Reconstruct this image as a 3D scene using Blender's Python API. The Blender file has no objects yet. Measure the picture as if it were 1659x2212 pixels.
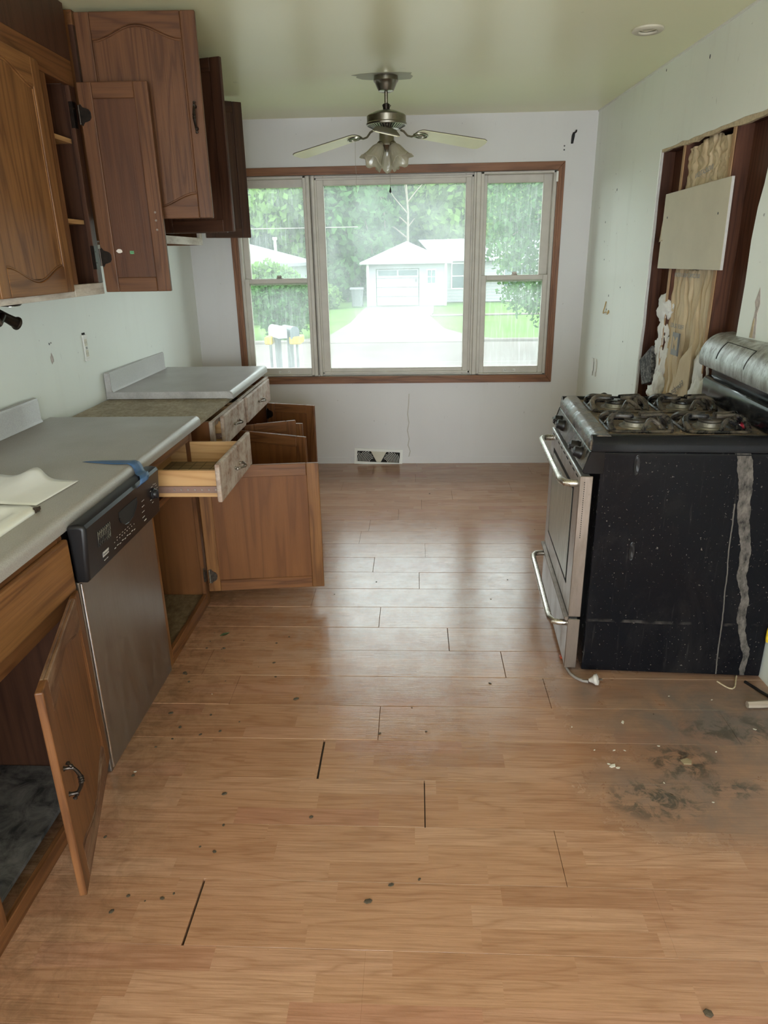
import bpy, bmesh, math, random
import numpy as np
from mathutils import Vector, Matrix, noise as mnoise

# ------------------------------------------------------------------ camera, light, exposure
SC = bpy.context.scene
COL = SC.collection
PI = math.pi
FPX, PITCH, YAW, ROLL, CH = 1496.24, 0.3545, 0.0482, -0.0174, 1.5683
def make_camera():
    cy, sy, cp, sp = math.cos(YAW), math.sin(YAW), math.cos(PITCH), math.sin(PITCH)
    F = Vector((-sy*cp, cy*cp, -sp)); R = Vector((cy, sy, 0)); U = R.cross(F)
    R2 = R*math.cos(ROLL) + U*math.sin(ROLL); U2 = -R*math.sin(ROLL) + U*math.cos(ROLL)
    cam = bpy.data.cameras.new('camera'); o = bpy.data.objects.new('camera', cam); COL.objects.link(o)
    cam.sensor_fit = 'HORIZONTAL'; cam.sensor_width = 36; cam.lens = FPX/1659*36
    cam.clip_start = .02; cam.clip_end = 300
    m = Matrix((R2, U2, -F)).transposed().to_4x4(); m.translation = Vector((0, 0, CH)); o.matrix_world = m
    SC.camera = o
make_camera()
SC.view_settings.view_transform = 'Standard'; SC.view_settings.look = 'None'
SC.view_settings.gamma = 1; SC.view_settings.use_curve_mapping = False
SC.view_settings.exposure = 0.60
SC.cycles.use_denoising = True
SC.cycles.max_bounces = 8; SC.cycles.diffuse_bounces = 5; SC.cycles.transparent_max_bounces = 16
SC.cycles.sample_clamp_indirect = 8; SC.cycles.caustics_reflective = False

W = bpy.data.worlds.new('sky'); SC.world = W; W.use_nodes = True
wn = W.node_tree; wn.nodes.clear()
_o = wn.nodes.new('ShaderNodeOutputWorld'); _b = wn.nodes.new('ShaderNodeBackground')
_b.inputs[0].default_value = (.93, .965, 1.03, 1); _b.inputs[1].default_value = 4.0   # even white overcast
wn.links.new(_b.outputs[0], _o.inputs[0])

def area(name, loc, direction, sx, sy, power, color=(1, 1, 1)):
    l = bpy.data.lights.new(name, 'AREA'); l.shape = 'RECTANGLE'; l.size = sx; l.size_y = sy
    l.energy = power; l.color = color
    o = bpy.data.objects.new(name, l); COL.objects.link(o); o.location = loc
    o.rotation_euler = Vector(direction).to_track_quat('-Z', 'Z' if abs(direction[2]) < .9 else 'Y').to_euler()
    return o
# added fill light in the unseen room behind the camera
area('rear_fill_light', (.0, -2.28, 1.1), (0, 1, -.03), 2.2, 1.9, 80, (.88, .93, 1.0))
# portal: guides the sky's light through the big front window
_p = area('window_portal', (-.15, 5.50, 1.40), (0, -1, 0), 2.4, 1.5, 1)
_p.data.cycles.is_portal = True

# ------------------------------------------------------------------ mesh helpers
class MB:
    def __init__(s): s.v = []; s.f = []
    def add(s, vs, fs):
        n = len(s.v); s.v += [tuple(p) for p in vs]; s.f += [tuple(i+n for i in f) for f in fs]; return s
    def box(s, x0, x1, y0, y1, z0, z1, m=None):
        if x0 > x1: x0, x1 = x1, x0
        if y0 > y1: y0, y1 = y1, y0
        if z0 > z1: z0, z1 = z1, z0
        vs = [Vector(p) for p in ((x0,y0,z0),(x1,y0,z0),(x1,y1,z0),(x0,y1,z0),(x0,y0,z1),(x1,y0,z1),(x1,y1,z1),(x0,y1,z1))]
        if m: vs = [m @ p for p in vs]
        return s.add(vs, [(0,3,2,1),(4,5,6,7),(0,1,5,4),(1,2,6,5),(2,3,7,6),(3,0,4,7)])
    def prism(s, poly, axis, a, b, m=None):
        # poly in the two remaining axes, in order; extruded along axis from a to b
        def P(p, t):
            return {'x': (t, p[0], p[1]), 'y': (p[0], t, p[1]), 'z': (p[0], p[1], t)}[axis]
        ar = sum(poly[i][0]*poly[(i+1) % len(poly)][1]-poly[(i+1) % len(poly)][0]*poly[i][1] for i in range(len(poly)))
        if (ar < 0): poly = poly[::-1]
        if a > b: a, b = b, a
        n = len(poly); vs = [Vector(P(p, a)) for p in poly]+[Vector(P(p, b)) for p in poly]
        if m: vs = [m @ p for p in vs]
        top = tuple(range(n, 2*n)); bot = tuple(range(n-1, -1, -1))
        sides = [(i, (i+1) % n, (i+1) % n+n, i+n) for i in range(n)]
        if axis == 'y': top, bot, sides = top[::-1], bot[::-1], [q[::-1] for q in sides]
        return s.add(vs, [top, bot]+sides)
    def lathe(s, prof, n=24, m=None, cap=True):
        vs = []; fs = []
        for r, z in prof:
            for i in range(n):
                a = 2*PI*i/n; vs.append(Vector((r*math.cos(a), r*math.sin(a), z)))
        for j in range(len(prof)-1):
            for i in range(n):
                k = (i+1) % n; fs.append((j*n+i, j*n+k, (j+1)*n+k, (j+1)*n+i))
        if cap:
            fs.append(tuple(range(n-1, -1, -1))); fs.append(tuple((len(prof)-1)*n+i for i in range(n)))
        if m: vs = [m @ p for p in vs]
        return s.add(vs, fs)
    def tube(s, pts, r, n=8, cap=True):
        pts = [Vector(p) for p in pts]; rs = r if isinstance(r, (list, tuple)) else [r]*len(pts)
        vs = []; fs = []; prev = None
        for i, p in enumerate(pts):
            d = (pts[min(i+1, len(pts)-1)]-pts[max(i-1, 0)]).normalized()
            if prev is None: u = d.orthogonal().normalized()
            else: u = (prev-d*prev.dot(d)).normalized()
            prev = u; w = d.cross(u)
            for k in range(n):
                a = 2*PI*k/n; vs.append(p+(u*math.cos(a)+w*math.sin(a))*rs[i])
        for i in range(len(pts)-1):
            for k in range(n):
                q = (k+1) % n; fs.append((i*n+k, i*n+q, (i+1)*n+q, (i+1)*n+k))
        if cap:
            fs.append(tuple(range(n-1, -1, -1))); fs.append(tuple((len(pts)-1)*n+i for i in range(n)))
        return s.add(vs, fs)
    def grid(s, fn, nu, nv):
        vs = [fn(i/nu, j/nv) for j in range(nv+1) for i in range(nu+1)]
        fs = [(j*(nu+1)+i, j*(nu+1)+i+1, (j+1)*(nu+1)+i+1, (j+1)*(nu+1)+i) for j in range(nv) for i in range(nu)]
        return s.add(vs, fs)
    def build(s, name, mat, parent=None, smooth=False, bevel=0, seg=1, solid=0, angle=35, **props):
        me = bpy.data.meshes.new(name); me.from_pydata(s.v, [], s.f); me.update()
        if isinstance(mat, (list, tuple)):
            for q in mat: me.materials.append(q)
        else: me.materials.append(mat)
        o = bpy.data.objects.new(name, me); COL.objects.link(o)
        if parent: o.parent = parent
        if solid:
            md = o.modifiers.new('solid', 'SOLIDIFY'); md.thickness = solid; md.offset = 0
        if bevel:
            md = o.modifiers.new('bevel', 'BEVEL'); md.width = bevel; md.segments = seg; md.limit_method = 'ANGLE'; md.angle_limit = math.radians(40)
        if smooth:
            me.polygons.foreach_set('use_smooth', [True]*len(me.polygons))
            try: me.set_sharp_from_angle(angle=math.radians(angle))
            except Exception: pass
        for k, v in props.items(): o[k] = v
        return o
def tag(o, label=None, cat=None, group=None, kind=None):
    if label: o['label'] = label
    if cat: o['category'] = cat
    if group: o['group'] = group
    if kind: o['kind'] = kind
    return o
def empty(name, loc=(0, 0, 0), rz=0, parent=None, **k):
    o = bpy.data.objects.new(name, None); COL.objects.link(o); o.location = loc; o.rotation_euler = (0, 0, rz)
    o.empty_display_size = .05
    if parent: o.parent = parent
    for a, b in k.items(): o[a] = b
    return o
def thing(name, label, cat, loc=(0, 0, 0), rz=0, group=None):
    return tag(empty(name, loc, rz), label, cat, group)
def text_mesh(name, txt, size, mat, parent, m, depth=.0004, bold=0, **props):
    cu = bpy.data.curves.new(name, 'FONT'); cu.body = txt; cu.size = size; cu.extrude = depth; cu.offset = bold
    cu.align_x = 'CENTER'; cu.align_y = 'CENTER'
    t = bpy.data.objects.new(name+'_c', cu); COL.objects.link(t)
    dg = bpy.context.evaluated_depsgraph_get(); me = bpy.data.meshes.new_from_object(t.evaluated_get(dg))
    bpy.data.objects.remove(t); bpy.data.curves.remove(cu)
    me.transform(m); me.materials.clear(); me.materials.append(mat)
    o = bpy.data.objects.new(name, me); COL.objects.link(o); o.parent = parent
    for k, v in props.items(): o[k] = v
    return o
def T(x, y, z): return Matrix.Translation((x, y, z))
def RZ(a): return Matrix.Rotation(a, 4, 'Z')
def RX(a): return Matrix.Rotation(a, 4, 'X')
def RY(a): return Matrix.Rotation(a, 4, 'Y')

# ------------------------------------------------------------------ materials
MATS = {}
class NT:
    def __init__(s, name):
        s.m = bpy.data.materials.new(name); s.m.use_nodes = True; s.t = s.m.node_tree; s.t.nodes.clear()
        s.out = s.t.nodes.new('ShaderNodeOutputMaterial'); s.b = s.t.nodes.new('ShaderNodeBsdfPrincipled')
        s.t.links.new(s.b.outputs[0], s.out.inputs[0])
    def n(s, typ, **k):
        q = s.t.nodes.new(typ)
        for a, b in k.items():
            if a in q.bl_rna.properties: setattr(q, a, b)
        return q
    def L(s, a, b): s.t.links.new(a, b)
    def put(s, sock, val):
        if isinstance(val, bpy.types.NodeSocket): s.L(val, sock)
        elif isinstance(val, (tuple, list)) and len(val) == 3 and sock.type == 'RGBA': sock.default_value = (*val, 1)
        else: sock.default_value = val
    def set(s, **k):
        names = dict(color='Base Color', rough='Roughness', metal='Metallic', spec='Specular IOR Level', coat='Coat Weight',
                     coatr='Coat Roughness', trans='Transmission Weight', alpha='Alpha', normal='Normal', sss='Subsurface Weight', aniso='Anisotropic')
        for a, b in k.items(): s.put(s.b.inputs[names[a]], b)
        return s
    def coord(s, kind='Object', scale=(1, 1, 1), loc=(0, 0, 0), rot=(0, 0, 0)):
        if kind == 'World': src = s.n('ShaderNodeNewGeometry').outputs['Position']
        else: src = s.n('ShaderNodeTexCoord').outputs[kind]
        mp = s.n('ShaderNodeMapping'); s.L(src, mp.inputs[0])
        mp.inputs['Scale'].default_value = scale; mp.inputs['Location'].default_value = loc; mp.inputs['Rotation'].default_value = rot
        return mp.outputs[0]
    def noise(s, vec, scale=5, detail=3, rough=.5, dist=0, out=0):
        q = s.n('ShaderNodeTexNoise'); s.L(vec, q.inputs['Vector']); q.inputs['Scale'].default_value = scale
        q.inputs['Detail'].default_value = detail; q.inputs['Roughness'].default_value = rough; q.inputs['Distortion'].default_value = dist
        return q.outputs[out]
    def math(s, op, a, b=0, c=0, clamp=False):
        q = s.n('ShaderNodeMath'); q.operation = op; q.use_clamp = clamp
        for i, v in enumerate((a, b, c)): s.put(q.inputs[i], v)
        return q.outputs[0]
    def ramp(s, fac, stops, interp='LINEAR'):
        q = s.n('ShaderNodeValToRGB'); q.color_ramp.interpolation = interp; e = q.color_ramp.elements
        while len(e) < len(stops): e.new(.5)
        for i, (p, c) in enumerate(stops):
            e[i].position = p; e[i].color = (*c, 1) if isinstance(c, tuple) else (c, c, c, 1)
        s.L(fac, q.inputs[0]); return q.outputs[0]
    def mix(s, fac, a, b, mode='MIX'):
        q = s.n('ShaderNodeMix'); q.data_type = 'RGBA'; q.blend_type = mode
        s.put(q.inputs[0], fac); s.put(q.inputs[6], a); s.put(q.inputs[7], b); return q.outputs[2]
    def bump(s, h, strength=.3, dist=.002):
        q = s.n('ShaderNodeBump'); q.inputs['Strength'].default_value = strength; q.inputs['Distance'].default_value = dist
        s.L(h, q.inputs['Height']); s.L(q.outputs[0], s.b.inputs['Normal']); return s
    def sep(s, vec):
        q = s.n('ShaderNodeSeparateXYZ'); s.L(vec, q.inputs[0]); return q.outputs

def plain(name, color, rough=.6, metal=0, spec=.5, var=.12, vs=8, bump=0, bs=60, coat=0):
    if name in MATS: return MATS[name]
    t = NT(name); v = t.coord()
    f = t.ramp(t.noise(v, vs, 4, .6), [(.3, 0.), (.7, 1.)])
    c = t.mix(f, tuple(x*(1-var) for x in color), tuple(min(1, x*(1+var)) for x in color))
    t.set(color=c, rough=rough, metal=metal, spec=spec, coat=coat)
    if bump: t.bump(t.noise(v, bs, 3), bump, .002)
    MATS[name] = t.m; return t.m

def wood(name, base, dark, axis='z', rough=.42, worn=0, wcol=(.55, .48, .42), ring=1.0, pore=1.0, coat=.0, seed=0):
    if name in MATS: return MATS[name]
    t = NT(name)
    sc = {'x': (.07, 1, 1), 'y': (1, .07, 1), 'z': (1, 1, .07)}[axis]
    sc2 = {'x': (.02, 1, 1), 'y': (1, .02, 1), 'z': (1, 1, .02)}[axis]
    v = t.coord('Object', sc, (seed*3.1, seed*1.7, seed*2.3)); v2 = t.coord('Object', sc2, (seed, seed*2, seed*3))
    warp = t.noise(v, 7, 3, .5, .3)
    rings = t.math('FRACT', t.math('MULTIPLY', warp, 13*ring))
    rings = t.math('ABSOLUTE', t.math('SUBTRACT', rings, .5))
    rr = t.ramp(rings, [(.03, 0.), (.17, .6), (.5, 1.)])
    pores = t.ramp(t.noise(v2, 210, 3, .7), [(.36, 0.), (.56, 1.)])
    g = t.math('MULTIPLY', t.math('ADD', t.math('MULTIPLY', rr, .75), .25), t.math('ADD', t.math('MULTIPLY', pores, .35*pore), 1-.35*pore))
    c = t.mix(g, dark, base)
    big = t.noise(t.coord('Object', (1, 1, 1)), 3.0, 3)
    c = t.mix(t.ramp(big, [(.35, 0.), (.7, 1.)]), t.mix(.28, c, dark), c)
    r = rough
    if worn:
        wv = t.coord('Object', tuple(.25+.75*q for q in sc)); wm = t.noise(wv, 9, 6, .72)
        wf = t.ramp(wm, [(.62-.32*worn, 0.), (.80-.25*worn, 1.)])
        c = t.mix(t.math('MULTIPLY', wf, .85), c, wcol)
        sp = t.ramp(t.noise(t.coord('Object', tuple(.3+.7*q for q in sc)), 75, 4, .8), [(.66, 0.), (.74, 1.)])
        c = t.mix(t.math('MULTIPLY', sp, .5), c, (.62, .56, .5))
    t.set(color=c, rough=r, spec=.28, coat=coat, coatr=.3)
    t.bump(t.math('ADD', pores, t.math('MULTIPLY', rr, .4)), .18, .0008)
    MATS[name] = t.m; return t.m

OAK, OAKD = (.22, .092, .034), (.085, .032, .012)
oak_z = wood('oak_upright', OAK, OAKD, 'z')
oak_x = wood('oak_across', OAK, OAKD, 'x')
oak_y = wood('oak_along', OAK, OAKD, 'y')
oak_light_z = wood('oak_light_upright', (.285, .130, .045), (.10, .038, .013), 'z', ring=.7)
oak_light_y = wood('oak_light_along', (.285, .130, .045), (.10, .038, .013), 'y', ring=.7)
oak_light_x = wood('oak_light_across', (.285, .130, .045), (.10, .038, .013), 'x', ring=.7)
oak_panel = wood('oak_veneer_panel', (.20, .080, .026), (.125, .046, .015), 'z', ring=.45, pore=.5, rough=.5)
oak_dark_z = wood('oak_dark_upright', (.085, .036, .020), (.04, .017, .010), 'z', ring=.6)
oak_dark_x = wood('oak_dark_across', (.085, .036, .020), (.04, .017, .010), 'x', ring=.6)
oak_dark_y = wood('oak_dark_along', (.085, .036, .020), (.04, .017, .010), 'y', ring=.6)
oak_mid_z = wood('oak_mid_upright', (.155, .066, .028), (.065, .025, .011), 'z', ring=.8)
oak_mid_x = wood('oak_mid_across', (.155, .066, .028), (.065, .025, .011), 'x', ring=.8)
oak_red_z = wood('oak_red_upright', (.105, .042, .019), (.065, .025, .012), 'z', ring=.5)
oak_worn_z = wood('oak_worn_upright', (.21, .105, .06), OAKD, 'z', worn=.75, rough=.6)
oak_worn_y = wood('oak_worn_along', (.34, .20, .13), (.16, .08, .05), 'y', worn=.8, rough=.6)
oak_worn_x = wood('oak_worn_across', (.21, .105, .06), OAKD, 'x', worn=.45, wcol=(.33, .22, .145), rough=.6)
oak_white_y = wood('oak_bleached_along', (.50, .42, .36), (.24, .16, .12), 'y', worn=.9, wcol=(.75, .70, .64), rough=.6)
oak_white_z = wood('oak_bleached_upright', (.50, .42, .36), (.24, .16, .12), 'z', worn=.9, wcol=(.75, .70, .64), rough=.6)
pine_x = wood('pine_drawer_across', (.62, .38, .18), (.40, .21, .085), 'x', ring=.9, pore=.4, rough=.55)
pine_y = wood('pine_drawer_along', (.62, .38, .18), (.40, .21, .085), 'y', ring=.9, pore=.4, rough=.55)
pine_z = wood('pine_strip', (.50, .32, .17), (.35, .2, .1), 'z', ring=.6, rough=.7)
stud_z = wood('stained_stud', (.155, .062, .036), (.06, .024, .015), 'z', ring=.8, rough=.7)
trim_x = wood('trim_oak_across', (.33, .155, .085), (.15, .065, .035), 'x', ring=.5, rough=.4)
trim_z = wood('trim_oak_upright', (.33, .155, .085), (.15, .065, .035), 'z', ring=.5, rough=.4)
siding_wood = wood('grey_wood_scrap', (.45, .38, .31), (.28, .22, .17), 'x')

def wall_mat(name, base, seed=0, dirt=.5):
    t = NT(name); v = t.coord('World', (1, 1, 1), (seed, seed, seed))
    c = t.mix(t.ramp(t.noise(v, 1.3, 3), [(.3, 0.), (.75, 1.)]), base, tuple(q*.93 for q in base))
    st = t.noise(t.coord('World', (3, 3, .35), (seed, 0, 0)), 3.2, 5, .65)
    c = t.mix(t.math('MULTIPLY', t.ramp(st, [(.55, 0.), (.75, 1.)]), .10*dirt), c, (.42, .38, .33))
    sp = t.ramp(t.noise(v, 42, 2, .4), [(.76, 0.), (.785, 1.)])
    c = t.mix(t.math('MULTIPLY', sp, .5*dirt), c, (.15, .14, .13))
    sp2 = t.ramp(t.noise(t.coord('World', (1, 1, .2), (seed+4, 1, 2)), 36, 3, .6), [(.70, 0.), (.76, 1.)])
    c = t.mix(t.math('MULTIPLY', sp2, .35*dirt), c, (.33, .31, .28))
    t.set(color=c, rough=.42, spec=.35)
    t.bump(t.noise(v, 55, 4, .6), .12, .0015)
    return t.m
paint_left = wall_mat('wall_paint_left', (.80, .83, .785), 1)
paint_right = wall_mat('wall_paint_right', (.83, .855, .80), 5, 1.1)
paint_far = wall_mat('wall_paint_far', (.74, .725, .73), 9, .6)
paint_ceiling = None
def ceiling_mat():
    t = NT('ceiling_paint'); v = t.coord('World')
    c = t.mix(t.ramp(t.noise(v, .9, 3), [(.3, 0.), (.75, 1.)]), (.83, .82, .55), (.77, .765, .50))
    sp = t.ramp(t.noise(v, 14, 2, .4), [(.77, 0.), (.80, 1.)])
    c = t.mix(t.math('MULTIPLY', sp, .15), c, (.25, .23, .18))
    r = t.ramp(t.noise(v, 2.2, 4), [(.3, .31), (.7, .35)])
    t.set(color=c, rough=r, spec=.85)
    t.bump(t.math('ADD', t.noise(v, 1.7, 0), t.math('MULTIPLY', t.noise(v, 60, 1), .01)), .10, .005)
    return t.m
paint_ceiling = ceiling_mat()

white_paint = plain('window_white_paint', (.60, .56, .50), .45, var=.08, bump=.1, bs=40)
white_plastic = plain('white_plastic', (.78, .77, .73), .4, var=.05)
white_enamel = plain('white_enamel', (.82, .81, .77), .18, var=.04, vs=3)
old_plastic = plain('aged_plastic', (.62, .58, .47), .5, var=.06)
drywall_paper = plain('drywall_paper', (.62, .57, .45), .8, var=.05, vs=5, bump=.08)
drywall_core = plain('drywall_core', (.60, .57, .55), .9, var=.08, vs=40, bump=.3)
black_enamel = plain('black_enamel', (.008, .008, .009), .15, var=.3, spec=.2)
black_plastic = plain('black_plastic', (.013, .012, .013), .32, var=.2, spec=.3)
dark_void = plain('dark_recess', (.012, .01, .009), .9)
bronze = plain('bronze_dark', (.035, .026, .02), .35, metal=.8, var=.3, vs=60)
pewter = plain('antique_pewter', (.20, .17, .14), .32, metal=.9, var=.4, vs=70)
nickel = plain('brushed_nickel', (.28, .255, .21), .28, metal=1, var=.12, vs=40)
chrome = plain('chrome_bright', (.75, .74, .72), .12, metal=1, var=.05)
paper_white = plain('paper_white', (.90, .90, .92), .7, var=.02)
cover_white = plain('drawer_slide_brown', (.22, .13, .10), .5, var=.2)
red_foil = plain('red_foil', (.45, .03, .06), .3, var=.4, vs=200)
silver_foil = plain('silver_foil', (.8, .75, .75), .3, metal=.5)
screw_metal = plain('screw_metal', (.45, .42, .38), .35, metal=1)
yellow_wire = plain('yellow_wire', (.45, .28, .06), .5)
grey_cord = plain('grey_cord', (.28, .25, .23), .45)
clear_plug = plain('translucent_plug', (.55, .52, .49), .25)
print_dark = plain('ink_dark', (.10, .10, .11), .8)
print_grey = plain('ink_grey', (.28, .28, .27), .8)
print_light = plain('ink_light', (.55, .53, .50), .5)
torn = plain('torn_plaster', (.50, .44, .41), .95, var=.25, vs=60, bump=.5)
torn_tan = plain('torn_backing', (.52, .42, .28), .9, var=.2, vs=60)
yellow_tape = plain('yellow_plastic', (.72, .50, .03), .5)
chip_white = plain('chipped_primer', (.65, .60, .58), .8, var=.4, vs=120)

def laminate():
    t = NT('grey_laminate'); v = t.coord('World')
    f = t.noise(v, 320, 2, .6)
    c = t.mix(t.ramp(f, [(.35, 0.), (.65, 1.)]), (.32, .298, .283), (.42, .393, .375))
    big = t.ramp(t.noise(t.coord('World', (1, .5, 1)), 4, 5, .6), [(.35, 0.), (.7, 1.)])
    c = t.mix(t.math('MULTIPLY', big, .25), c, (.22, .20, .17))
    t.set(color=c, rough=t.ramp(t.noise(v, 5, 4), [(.3, .30), (.7, .42)]), spec=.55)
    t.bump(f, .04, .0005); return t.m
lam = laminate()
def particle(name, a, b, sc=140):
    t = NT(name); v = t.coord('World', (1, .55, 1))
    f = t.noise(v, sc, 4, .75)
    c = t.mix(t.ramp(f, [(.3, 0.), (.7, 1.)]), a, b)
    g = t.ramp(t.noise(t.coord('World'), 9, 5, .7), [(.4, 0.), (.7, 1.)])
    c = t.mix(t.math('MULTIPLY', g, .45), c, tuple(q*.45 for q in a))
    t.set(color=c, rough=.85, spec=.2); t.bump(f, .4, .002); return t.m
chipboard = particle('weathered_chipboard', (.30, .235, .16), (.50, .43, .33), 60)
chip_edge = particle('cut_chipboard_edge', (.48, .46, .46), (.66, .64, .64), 220)
osb_dark = particle('stained_shelf_board', (.13, .085, .045), (.27, .19, .11), 45)
def marbled():
    t = NT('marbled_liner'); v = t.coord('World')
    f = t.noise(v, 14, 6, .7, .8)
    t.set(color=t.mix(t.ramp(f, [(.35, 0.), (.68, 1.)]), (.02, .02, .02), (.20, .185, .17)), rough=.6); return t.m
marble = marbled()
def liner():
    t = NT('drawer_liner'); v = t.coord('Object')
    b = t.n('ShaderNodeTexBrick'); t.L(v, b.inputs['Vector']); b.inputs['Scale'].default_value = 11; b.offset = 0
    b.inputs['Color1'].default_value = (.30, .22, .13, 1); b.inputs['Color2'].default_value = (.22, .155, .09, 1); b.inputs['Mortar'].default_value = (.13, .09, .05, 1)
    b.inputs['Mortar Size'].default_value = .03; b.inputs['Row Height'].default_value = .5
    t.set(color=b.outputs[0], rough=.6); return t.m
liner_m = liner()

def steel(name, base, rough, dirt, dcol=(.30, .25, .20), axis='z'):
    t = NT(name)
    sc = {'z': (30, 30, .5), 'y': (30, .5, 30), 'x': (.5, 30, 30)}[axis]
    br = t.noise(t.coord('Object', sc), 8, 3)
    st = t.noise(t.coord('Object', (3, 3, .6)), 7, 6, .75)
    sp = t.ramp(t.noise(t.coord('Object', (1, 1, .35)), 60, 4, .7), [(.63, 0.), (.70, 1.)])
    c = t.mix(br, tuple(q*.85 for q in base), base)
    m = t.math('MAXIMUM', t.math('MULTIPLY', t.ramp(st, [(.45, 0.), (.7, 1.)]), dirt), t.math('MULTIPLY', sp, dirt))
    t.set(color=t.mix(m, c, dcol), metal=t.math('SUBTRACT', .95, t.math('MULTIPLY', m, .8)), rough=t.math('ADD', rough, t.math('MULTIPLY', m, .3)))
    t.bump(br, .05, .0005); return t.m
dw_steel = steel('dishwasher_steel', (.36, .33, .30), .34, .25)
range_steel = steel('range_door_steel', (.60, .58, .57), .36, .55, (.36, .31, .28))
range_trim = steel('range_trim_steel', (.26, .21, .175), .45, .8, (.17, .13, .10))
handle_steel = steel('range_handle_steel', (.50, .46, .40), .25, .55, (.30, .25, .19))

def dusty_black(name, dustcol=(.17, .145, .12), amount=.5, rough=.16, scale=1, spec=.5):
    t = NT(name); v = t.coord('Object')
    a = t.noise(v, 5*scale, 8, .72, .4); b = t.noise(v, 75*scale, 4, .8)
    m = t.ramp(a, [(.62-.3*amount, 0.), (.85-.25*amount, 1.)])
    m2 = t.ramp(b, [(.66, 0.), (.72, 1.)])
    m = t.math('MAXIMUM', t.math('MULTIPLY', m, amount*1.3, clamp=True), t.math('MULTIPLY', m2, .55), clamp=True)
    fine = t.mix(t.ramp(t.noise(v, 160*scale, 3, .7), [(.3, 0.), (.7, 1.)]), tuple(q*.45 for q in dustcol), dustcol)
    t.set(color=t.mix(m, (.010, .010, .012), fine), rough=t.math('ADD', rough, t.math('MULTIPLY', m, .6), clamp=True), spec=spec)
    t.bump(t.math('MULTIPLY', t.noise(v, 130*scale, 4, .7), m), .6, .003); return t.m
def side_black():
    # baked-on drips and a wide grey dribble down the range's side
    t = NT('range_side_enamel'); v = t.coord('Object'); x, y, z = t.sep(v)
    wob = t.noise(t.coord('Object', (1, 1, 1)), 5, 4, .6)
    streak = t.ramp(t.noise(t.coord('Object', (9, 1, .55)), 6, 5, .7), [(.60, 0.), (.74, 1.)])
    spk = t.ramp(t.noise(v, 95, 2, .6), [(.655, 0.), (.69, 1.)]); spk = t.math('MULTIPLY', spk, t.ramp(t.noise(v, 5, 5, .7), [(.42, .08), (.62, 1.)]))
    smear = t.ramp(t.noise(t.coord('Object', (1, 1, .6)), 4, 8, .75, .6), [(.5, 0.), (.8, 1.)])
    cen = t.math('ADD', .475, t.math('ADD', t.math('MULTIPLY', wob, .07), t.math('MULTIPLY', t.math('SUBTRACT', .9, z), .145)))
    d = t.math('ABSOLUTE', t.math('SUBTRACT', x, cen))
    wid = t.math('ADD', t.math('ADD', .004, t.math('MULTIPLY', z, .018)), t.math('MULTIPLY', t.noise(t.coord('Object', (.1, 1, 1)), 4, 2), .012))
    drip = t.math('LESS_THAN', d, wid)
    dripn = t.math('MULTIPLY', drip, t.ramp(t.noise(t.coord('Object', (1, 1, .5)), 45, 5, .7), [(.35, .12), (.65, .85)]))
    d2 = t.math('ABSOLUTE', t.math('SUBTRACT', x, t.math('SUBTRACT', .55, t.math('ADD', t.math('MULTIPLY', wob, .02), t.math('MULTIPLY', z, .05)))))
    thin = t.math('MULTIPLY', t.math('LESS_THAN', d2, .0022), t.math('LESS_THAN', z, .72))
    band = t.math('MULTIPLY', t.math('LESS_THAN', t.math('ABSOLUTE', t.math('SUBTRACT', z, t.math('ADD', .225, t.math('MULTIPLY', wob, .02)))), .006), t.ramp(t.noise(v, 12, 3), [(.5, 0.), (.75, .35)]))
    m = t.math('MAXIMUM', t.math('MULTIPLY', streak, .16), t.math('MULTIPLY', smear, .07))
    m = t.math('MAXIMUM', m, t.math('MULTIPLY', spk, .8)); m = t.math('MAXIMUM', m, dripn)
    m = t.math('MAXIMUM', m, t.math('MULTIPLY', thin, .6)); m = t.math('MAXIMUM', m, band)
    t.set(color=t.mix(m, (.006, .006, .008), (.20, .175, .155)), rough=t.math('ADD', .16, t.math('MULTIPLY', m, .6), clamp=True), spec=.12)
    t.bump(m, .2, .001); return t.m
range_side = side_black()
range_top = dusty_black('cooktop_grime', (.36, .275, .19), .95, .3)
rim_side_m = dusty_black('side_rim_enamel', (.30, .23, .16), .10, .08, 2.2, .15)
range_rim = dusty_black('cooktop_rim_grime_and_glint', (.42, .33, .235), .68, .10, 1.4)  # grime, its colour raised to paint in pale reflective streaks
range_front = dusty_black('control_panel_grime', (.34, .27, .19), .6, .10, 1.3)
grate_m = dusty_black('grate_grime', (.34, .27, .20), .62, .25, 3)
back_low = dusty_black('backsplash_grime', (.30, .27, .24), .35, .16, 1.2)
def console_mat():
    t = NT('console_dust_and_reflection'); v = t.coord('Object')
    st = t.noise(t.coord('Object', (1, 1, .3)), 22, 6, .75, .5)
    sp = t.ramp(t.noise(t.coord('Object', (1, 1, .5)), 90, 4, .7), [(.60, 0.), (.68, 1.)])
    c = t.mix(t.ramp(st, [(.35, 0.), (.68, 1.)]), (.16, .145, .125), (.58, .62, .62))  # silver tone paints the window's reflection onto the dusty black console
    c = t.mix(t.math('MULTIPLY', sp, .6), c, (.05, .05, .05))
    t.set(color=c, rough=.38, metal=.35, spec=.6); t.bump(st, .25, .002); return t.m
console_m = console_mat()

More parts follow.
